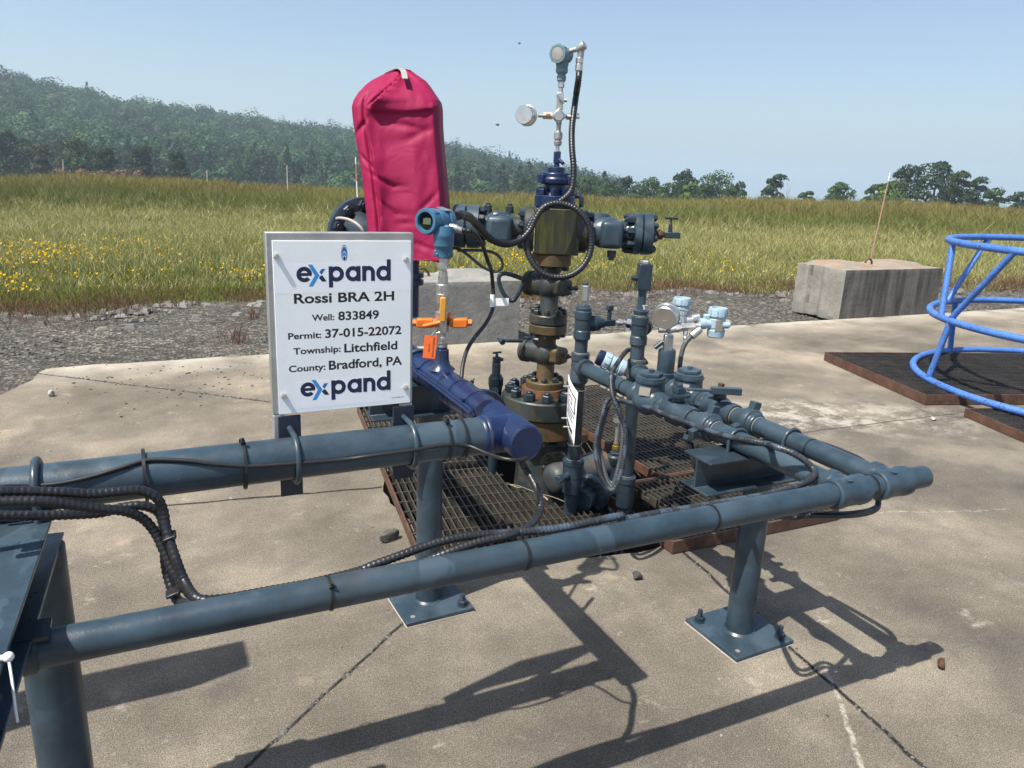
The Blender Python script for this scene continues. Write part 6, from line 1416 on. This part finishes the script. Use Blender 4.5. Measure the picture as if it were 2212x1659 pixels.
# ------------------------------------------------------------------ placard, small standpipe
def placard():
    D = dep((XA, 2.6, .6)); K = lambda x, y, dd: PD(*kp(x, y), D+dd)
    a, b_, c, d = K(262, 112, .03), K(450, 480, -.17), K(372, 1525, -.17), K(228, 1010, .03)
    root = thing('warning_placard', 'white warning placard wired edge-on to the left riser', 'sign', (a+b_+c+d)/4)
    n = (b_-a).cross(d-a).normalized()
    if n.dot(Vector(CF)) > 0: n = -n
    ux = (b_-a); uz = (d-a); P = lambda s, t: a+ux*s+uz*t+(c-b_-uz)*(s*t)
    N = 10; vs_ = []
    for i in range(N+1):
        for j in range(N+1): vs_.append(P(i/N, j/N)+n*.006*math.sin(math.pi*i/N))
    fs = [(i*(N+1)+j, (i+1)*(N+1)+j, (i+1)*(N+1)+j+1, i*(N+1)+j+1) for i in range(N) for j in range(N)]
    o = MB().add(vs_, fs).build('sheet', m_sticker, root); so = o.modifiers.new('t', 'SOLIDIFY'); so.thickness = .0012; so.offset = 0
    def q(s0, t0, s1, t1, mat, name, off=.0012):
        M_ = 6; vv = []; 
        for i in range(M_+1):
            s = s0+(s1-s0)*i/M_; k = n*(.006*math.sin(math.pi*s)+off); vv += [P(s, t0)+k, P(s, t1)+k]
        MB().add(vv, [(2*i, 2*i+2, 2*i+3, 2*i+1) for i in range(M_)]).build(name, mat, root, smooth=False)
    q(.10, .14, .93, .47, m_black, 'black_header'); q(.16, .17, .87, .44, m_sticker, 'white_oval', .0016); q(.30, .24, .70, .38, m_red, 'red_box', .0020); q(.35, .265, .65, .355, m_sticker, 'white_line', .0024)
    for t0, s0, s1 in ((.52, .12, .88), (.585, .25, .75), (.65, .2, .8)): q(s0, t0, s1, t0+.028, m_black, 'print_line')
    q(.18, .80, .82, .885, m_black, 'print_line')
    for z in (.60, .36): MB().lathe((XA, 2.60, z), UZ, [(-.002, .0285), (-.002, .0315), (.002, .0315), (.002, .0285)], 24, cap=False).build('wire_band', m_steel, root)
    for s, t in ((.25, .17), (.45, .24), (.2, .86), (.45, .91)):
        p = P(s, t)+n*.004; MB().cyl(p, p+n*.018-Vector(CR)*.006, .004, n=10).build('clip', m_steel, root)
placard()
def standpipe():
    p = PD(1069, 880, 3.62); x, y = p.x, p.y; z = lambda v: hz(1069, v, x, y); rp = lambda q: q*3.62/F
    root = thing('bleed_standpipe', 'small slate standpipe with a needle valve left of the wellhead', 'standpipe', (x, y, 0))
    vs(root, 'pipe', x, y, [(-.3, rp(10)), (z(855), rp(11)), (z(854), rp(13)), (z(838), rp(14)), (z(830), rp(16)), (z(816), rp(16)), (z(812), rp(13)), (z(809), rp(12))], m_slate_dk, 24)
    vs(root, 'upper_pipe', x, y, [(z(812), rp(9)), (z(786), rp(9.3)), (z(783), rp(7))], m_slate, 20)
    fw = Vector((CF[0], CF[1], 0)).normalized(); q = Vector((x, y, z(838)))-fw*rp(10); MB().cyl(q, q-fw*.03, rp(7), n=16).build('side_plug', m_slate_dk, root)
    nv = MB().box((x, y, z(778)), (rp(16), rp(10), z(770)-z(785))).cyl((x+rp(8), y, z(777)), (x+rp(15), y, z(777)), rp(4), n=12).cyl((x, y, z(772)), (x, y, z(764)), rp(3), n=10).build('needle_valve', m_slate_dk, root, bevel=.003)
    MB().cyl((x-rp(9), y, z(762)), (x+rp(10), y, z(761)), rp(2.2), n=10).build('tee_handle', m_slate_dk, nv)
standpipe()

def add_unseen_box():  # unseen stand-in, added to cast the square shadow; the real equipment's form is unknown
    root = thing('unseen_shadow_box', 'unseen slate box on a post, a stand-in for out-of-view equipment shadowing the pad', 'panel', (-.80, 1.97, 0))
    MB().box((-.80, 1.97, 1.20), (.53, .14, .26)).build('box_body', m_slate, root, bevel=.004)
    MB().box((-.80, 1.895, 1.20), (.44, .008, .20)).build('box_front', m_slate_dk, root, bevel=.002)
    MB().cyl((-.86, 1.97, 0), (-.86, 1.97, 1.07), .045).build('post', m_slate, root)
add_unseen_box()
# ------------------------------------------------------------------ gratings
def grating(label, o, ux, L, Wd, allowed, mat_bar, mat_frame, z0=.012, h=.038, pitch=.030, cross=.100, frame=('l', 'f', 'r', 'b'), group='steel gratings over the cellars'):
    """bearing bars run along uy; u across, v along"""
    ux = Vector(ux).normalized(); uy = UZ.cross(ux); o = Vector(o); root = thing('steel_grating', label, 'grating', o, group)
    b = MB(); n = int(L/pitch); tb = .0058; ax = (ux, uy, UZ)
    def runs(test, length, step=.02):
        out = []; s = None; m = int(length/step)
        for i in range(m+1):
            ok = test(i*step)
            if ok and s is None: s = i*step
            if (not ok or i == m) and s is not None:
                if i*step-s > .03: out.append((s, i*step))
                s = None
        return out
    for i in range(1, n):
        u = L*i/n
        for s, e in runs(lambda v: allowed(u, v), Wd):
            b.box(o+ux*u+uy*((s+e)/2)+UZ*(z0+h/2), (tb, e-s, h), ax)
    bars = b.build('bearing_bars', mat_bar, root, smooth=False)
    c = MB(); m = int(Wd/cross)
    for j in range(m+1):
        v = Wd*j/m
        for s, e in runs(lambda u: allowed(u, v), L): c.box(o+ux*((s+e)/2)+uy*min(max(v, .004), Wd-.004)+UZ*(z0+h-.004), (e-s, .0055, .0085), ax)
    c.build('cross_rods', mat_bar, root, smooth=False)
    for k in frame:
        if k == 'l': cc, sz = o+ux*-.004+uy*Wd/2, (.007, Wd+.01, h+.012)
        if k == 'r': cc, sz = o+ux*(L+.004)+uy*Wd/2, (.007, Wd+.01, h+.012)
        if k == 'f': cc, sz = o+ux*L/2+uy*-.006, (L+.014, .008, h+.012)
        if k == 'b': cc, sz = o+ux*L/2+uy*(Wd+.006), (L+.014, .008, h+.012)
        MB().box(cc+UZ*(z0+h/2-.002), sz, ax).build('edge_angle', m_angle, root, bevel=.001)
    return root, bars
uA = Vector((.991, -.134, 0))
oA = Vector((.872, 2.535, 0)); vA = UZ.cross(uA)
def okA(u, v):
    p = oA+uA*u+vA*v
    if math.hypot(p.x-XW, p.y-YW) < .17: return False
    lim = float(np.interp(p.y, [2.40, 2.53, 2.62, 2.72, 3.03, 3.3, 3.4], [1.76, 1.69, 1.62, 1.55, 1.47, 1.52, 1.76]))
    if p.x > lim+.012*math.sin(u*90): return False
    return True
grating('large rust framed steel grating left of the wellhead', oA, uA, .88, 1.86, okA, m_grate, m_angle, frame=('l', 'b'))
oB = Vector((2.215, 2.80, 0)); uB = Vector((1, -.01, 0))
grating('steel grating behind the risers right of the wellhead', oB, uB, .60, 1.55, lambda u, v: True, m_grate, m_angle, frame=('l', 'f'))
oC = Vector((1.835, 2.195, 0)); uC = Vector((1, -.012, 0))
grating('steel grating with cut corner behind the right pipe support', oC, uC, .90, .575, lambda u, v: not (u < .16+.03*math.sin(v*60) and v > .22), m_grate, m_angle, h=.042)
oD = Vector((1.60, 3.45, 0)); grating('narrow steel grating behind the wellhead', oD, (1, 0, 0), .58, .92, lambda u, v: True, m_grate, m_angle, frame=('f',))
# right-hand pair under the blue cage
uE = Vector((.93, -.34, 0)).normalized()
pl, pn = PZ(1783, 772, .03), PZ(1999, 866, .03)
vE = (pl-pn); wE = vE.length; vE.normalize(); uE = -UZ.cross(vE) if (-UZ.cross(vE)).x > 0 else UZ.cross(vE)
grating('dark serrated grating with rusty edges under the far side of the blue cage', (pn.x, pn.y, 0), uE, 2.3, wE, lambda u, v: True, m_gratedk, m_angle, h=.06, pitch=.034, cross=.10)
p2 = PZ(2082, 893, .02); grating('second dark grating at the right edge under the near side of the blue cage', (p2.x-vE.x*.55, p2.y-vE.y*.55, 0), uE, 2.0, .53, lambda u, v: True, m_gratedk, m_angle, h=.045, pitch=.034)
def straw():
    b = MB(); pts = [PZ(*k3b(x, y), .06) for x, y in ((1105, 765), (1180, 775), (1250, 800), (1330, 830), (1410, 850), (1490, 880), (1560, 920))]
    b.tube(pts, .0014, 5); b.tube([PZ(*k3b(1130, 770), .065), PZ(*k3b(1190, 790), .07), PZ(*k3b(1215, 785), .06)], .002, 5); b.tube([PZ(*k3b(1360, 850), .06), PZ(*k3b(1385, 870), .08), PZ(*k3b(1390, 890), .06)], .004, 5)
    tag(b.build('dry_stalk', flat('straw', (.26, .21, .14), .8), None), 'dry straw coloured stalk lying across the left grating', 'stalk')
straw()

# ------------------------------------------------------------------ blue cage
def cage():
    c = Vector((6.42, 2.95, 0)); root = thing('guard_cage', 'sky blue tubular guard cage on the right gratings', 'guard cage', (c.x, c.y, .07))
    spec = [(.085, 1.32), (.545, 1.275), (1.095, 1.235)]
    A = 64; rings = []
    for z, r in spec:
        pts = [c+Vector((r*math.cos(2*math.pi*k/A), r*math.sin(2*math.pi*k/A), z)) for k in range(A)]
        MB().tube(pts, .0265, 12, step=.2, closed=True).build('ring', m_cage, root, sharp=80)
    P = lambda i, deg, dr=0: c+Vector(((spec[i][1]+dr)*math.cos(R_(deg)), (spec[i][1]+dr)*math.sin(R_(deg)), spec[i][0]))
    lo = [(150, 153), (205, 214), (268, 262), (322, 330), (20, 12), (88, 94)]
    hi = [(146, 138), (152, 172), (210, 218), (100, 84), (268, 255), (325, 318), (25, 32), (60, 50)]
    for a, b_ in lo: MB().tube([P(0, a), P(0, a).lerp(P(1, b_), .12), P(0, a).lerp(P(1, b_), .88), P(1, b_)], .023, 10, step=.1, rfun=lambda t: .62+.38*min(1, min(t, 1-t)*8)).build('strut', m_cage, root)
    for a, b_ in hi: MB().tube([P(1, a), P(1, a).lerp(P(2, b_), .12), P(1, a).lerp(P(2, b_), .88), P(2, b_)], .023, 10, step=.1, rfun=lambda t: .62+.38*min(1, min(t, 1-t)*8)).build('strut', m_cage, root)
cage()

# ------------------------------------------------------------------ concrete blocks
def block(label, o, ux, L, Wd, Hh, mat, notch=True, seed=1):
    ux = Vector(ux).normalized(); uy = UZ.cross(ux); o = Vector(o); root = thing('concrete_block', label, 'concrete block', o, 'concrete barrier blocks')
    bm = bmesh.new(); bmesh.ops.create_cube(bm, size=1); bmesh.ops.subdivide_edges(bm, edges=bm.edges, cuts=23, use_grid_fill=True)
    rr = random.Random(seed); from mathutils import noise
    V = []
    for v in bm.verts:
        u, w, t = v.co.x+.5, v.co.y+.5, v.co.z+.5
        p = Vector((u*L, w*Wd, t*Hh))
        if t > .99:                                       # raised key on top with a gap for the lifting loop
            d = max(0, min(1, (.36-abs(w-.62))/.10)); g = min(1, max(0, (abs(u-.52)-.10)/.05)); e = min(1, max(0, min(u-.04, .96-u)/.05)); p.z += .042*d*g*e
        if notch and u < .01: p.x += .045*max(0, min(1, (.16-abs(w-.60))/.05))      # vertical groove in the end
        if notch and u > .99: p.x -= .045*max(0, min(1, (.16-abs(w-.60))/.05))
        nz = noise.noise(p*5+Vector((seed, 0, 0)))*.004+noise.noise(p*30)*.0014
        edge = sum(1 for q in (u, w, t) if q < .01 or q > .99)
        p += Vector(((u-.5), (w-.5), (t-.5)))*(nz*2-(.006 if edge >= 2 else 0)-(.014*max(0, noise.noise(p*14)-.15) if edge >= 2 else 0))
        V.append(o+ux*p.x+uy*p.y+UZ*p.z)
    fs = [tuple(x.index for x in f.verts) for f in bm.faces]; bm.free()
    MB().add(V, fs).build('body', mat, root, sharp=50)
    c = o+ux*L*.52+uy*Wd*.60+UZ*(Hh-.01)
    MB().tube([c-ux*.06, c-ux*.055+UZ*.04, c-ux*.02+UZ*.075, c+ux*.02+UZ*.075, c+ux*.055+UZ*.04, c+ux*.06], .011, 10, step=.01).build('lifting_loop', m_angle, root)
block('dark streaked concrete block at the back right of the pad', (7.12, 6.08, -.03), (1, .0, 0), 1.66, .72, .59, m_cblock, True, 2)
block('pale concrete block with a lifting loop behind the wellhead', (1.35, 6.02, -.03), (1, -.01, 0), 1.66, .60, .575, m_cblock2, False, 5)

# ------------------------------------------------------------------ summer haze
def haze():
    b = MB().box((0, 0, 10), (7600, 7600, 180)); o = b.build('haze', None, None, smooth=False)
    m = bpy.data.materials.new('summer_haze'); m.use_nodes = True; n = m.node_tree.nodes; l = m.node_tree.links
    n.remove(n['Principled BSDF']); v = n.new('ShaderNodeVolumePrincipled'); v.inputs['Density'].default_value = HAZE; v.inputs['Color'].default_value = (.70, .86, 1.0, 1)
    v.inputs['Anisotropy'].default_value = .2
    l.new(v.outputs[0], n['Material Output'].inputs['Volume']); o.data.materials.append(m); tag(o, 'thin summer haze in the air', None, None, 'stuff')
HAZE = .0006
haze()
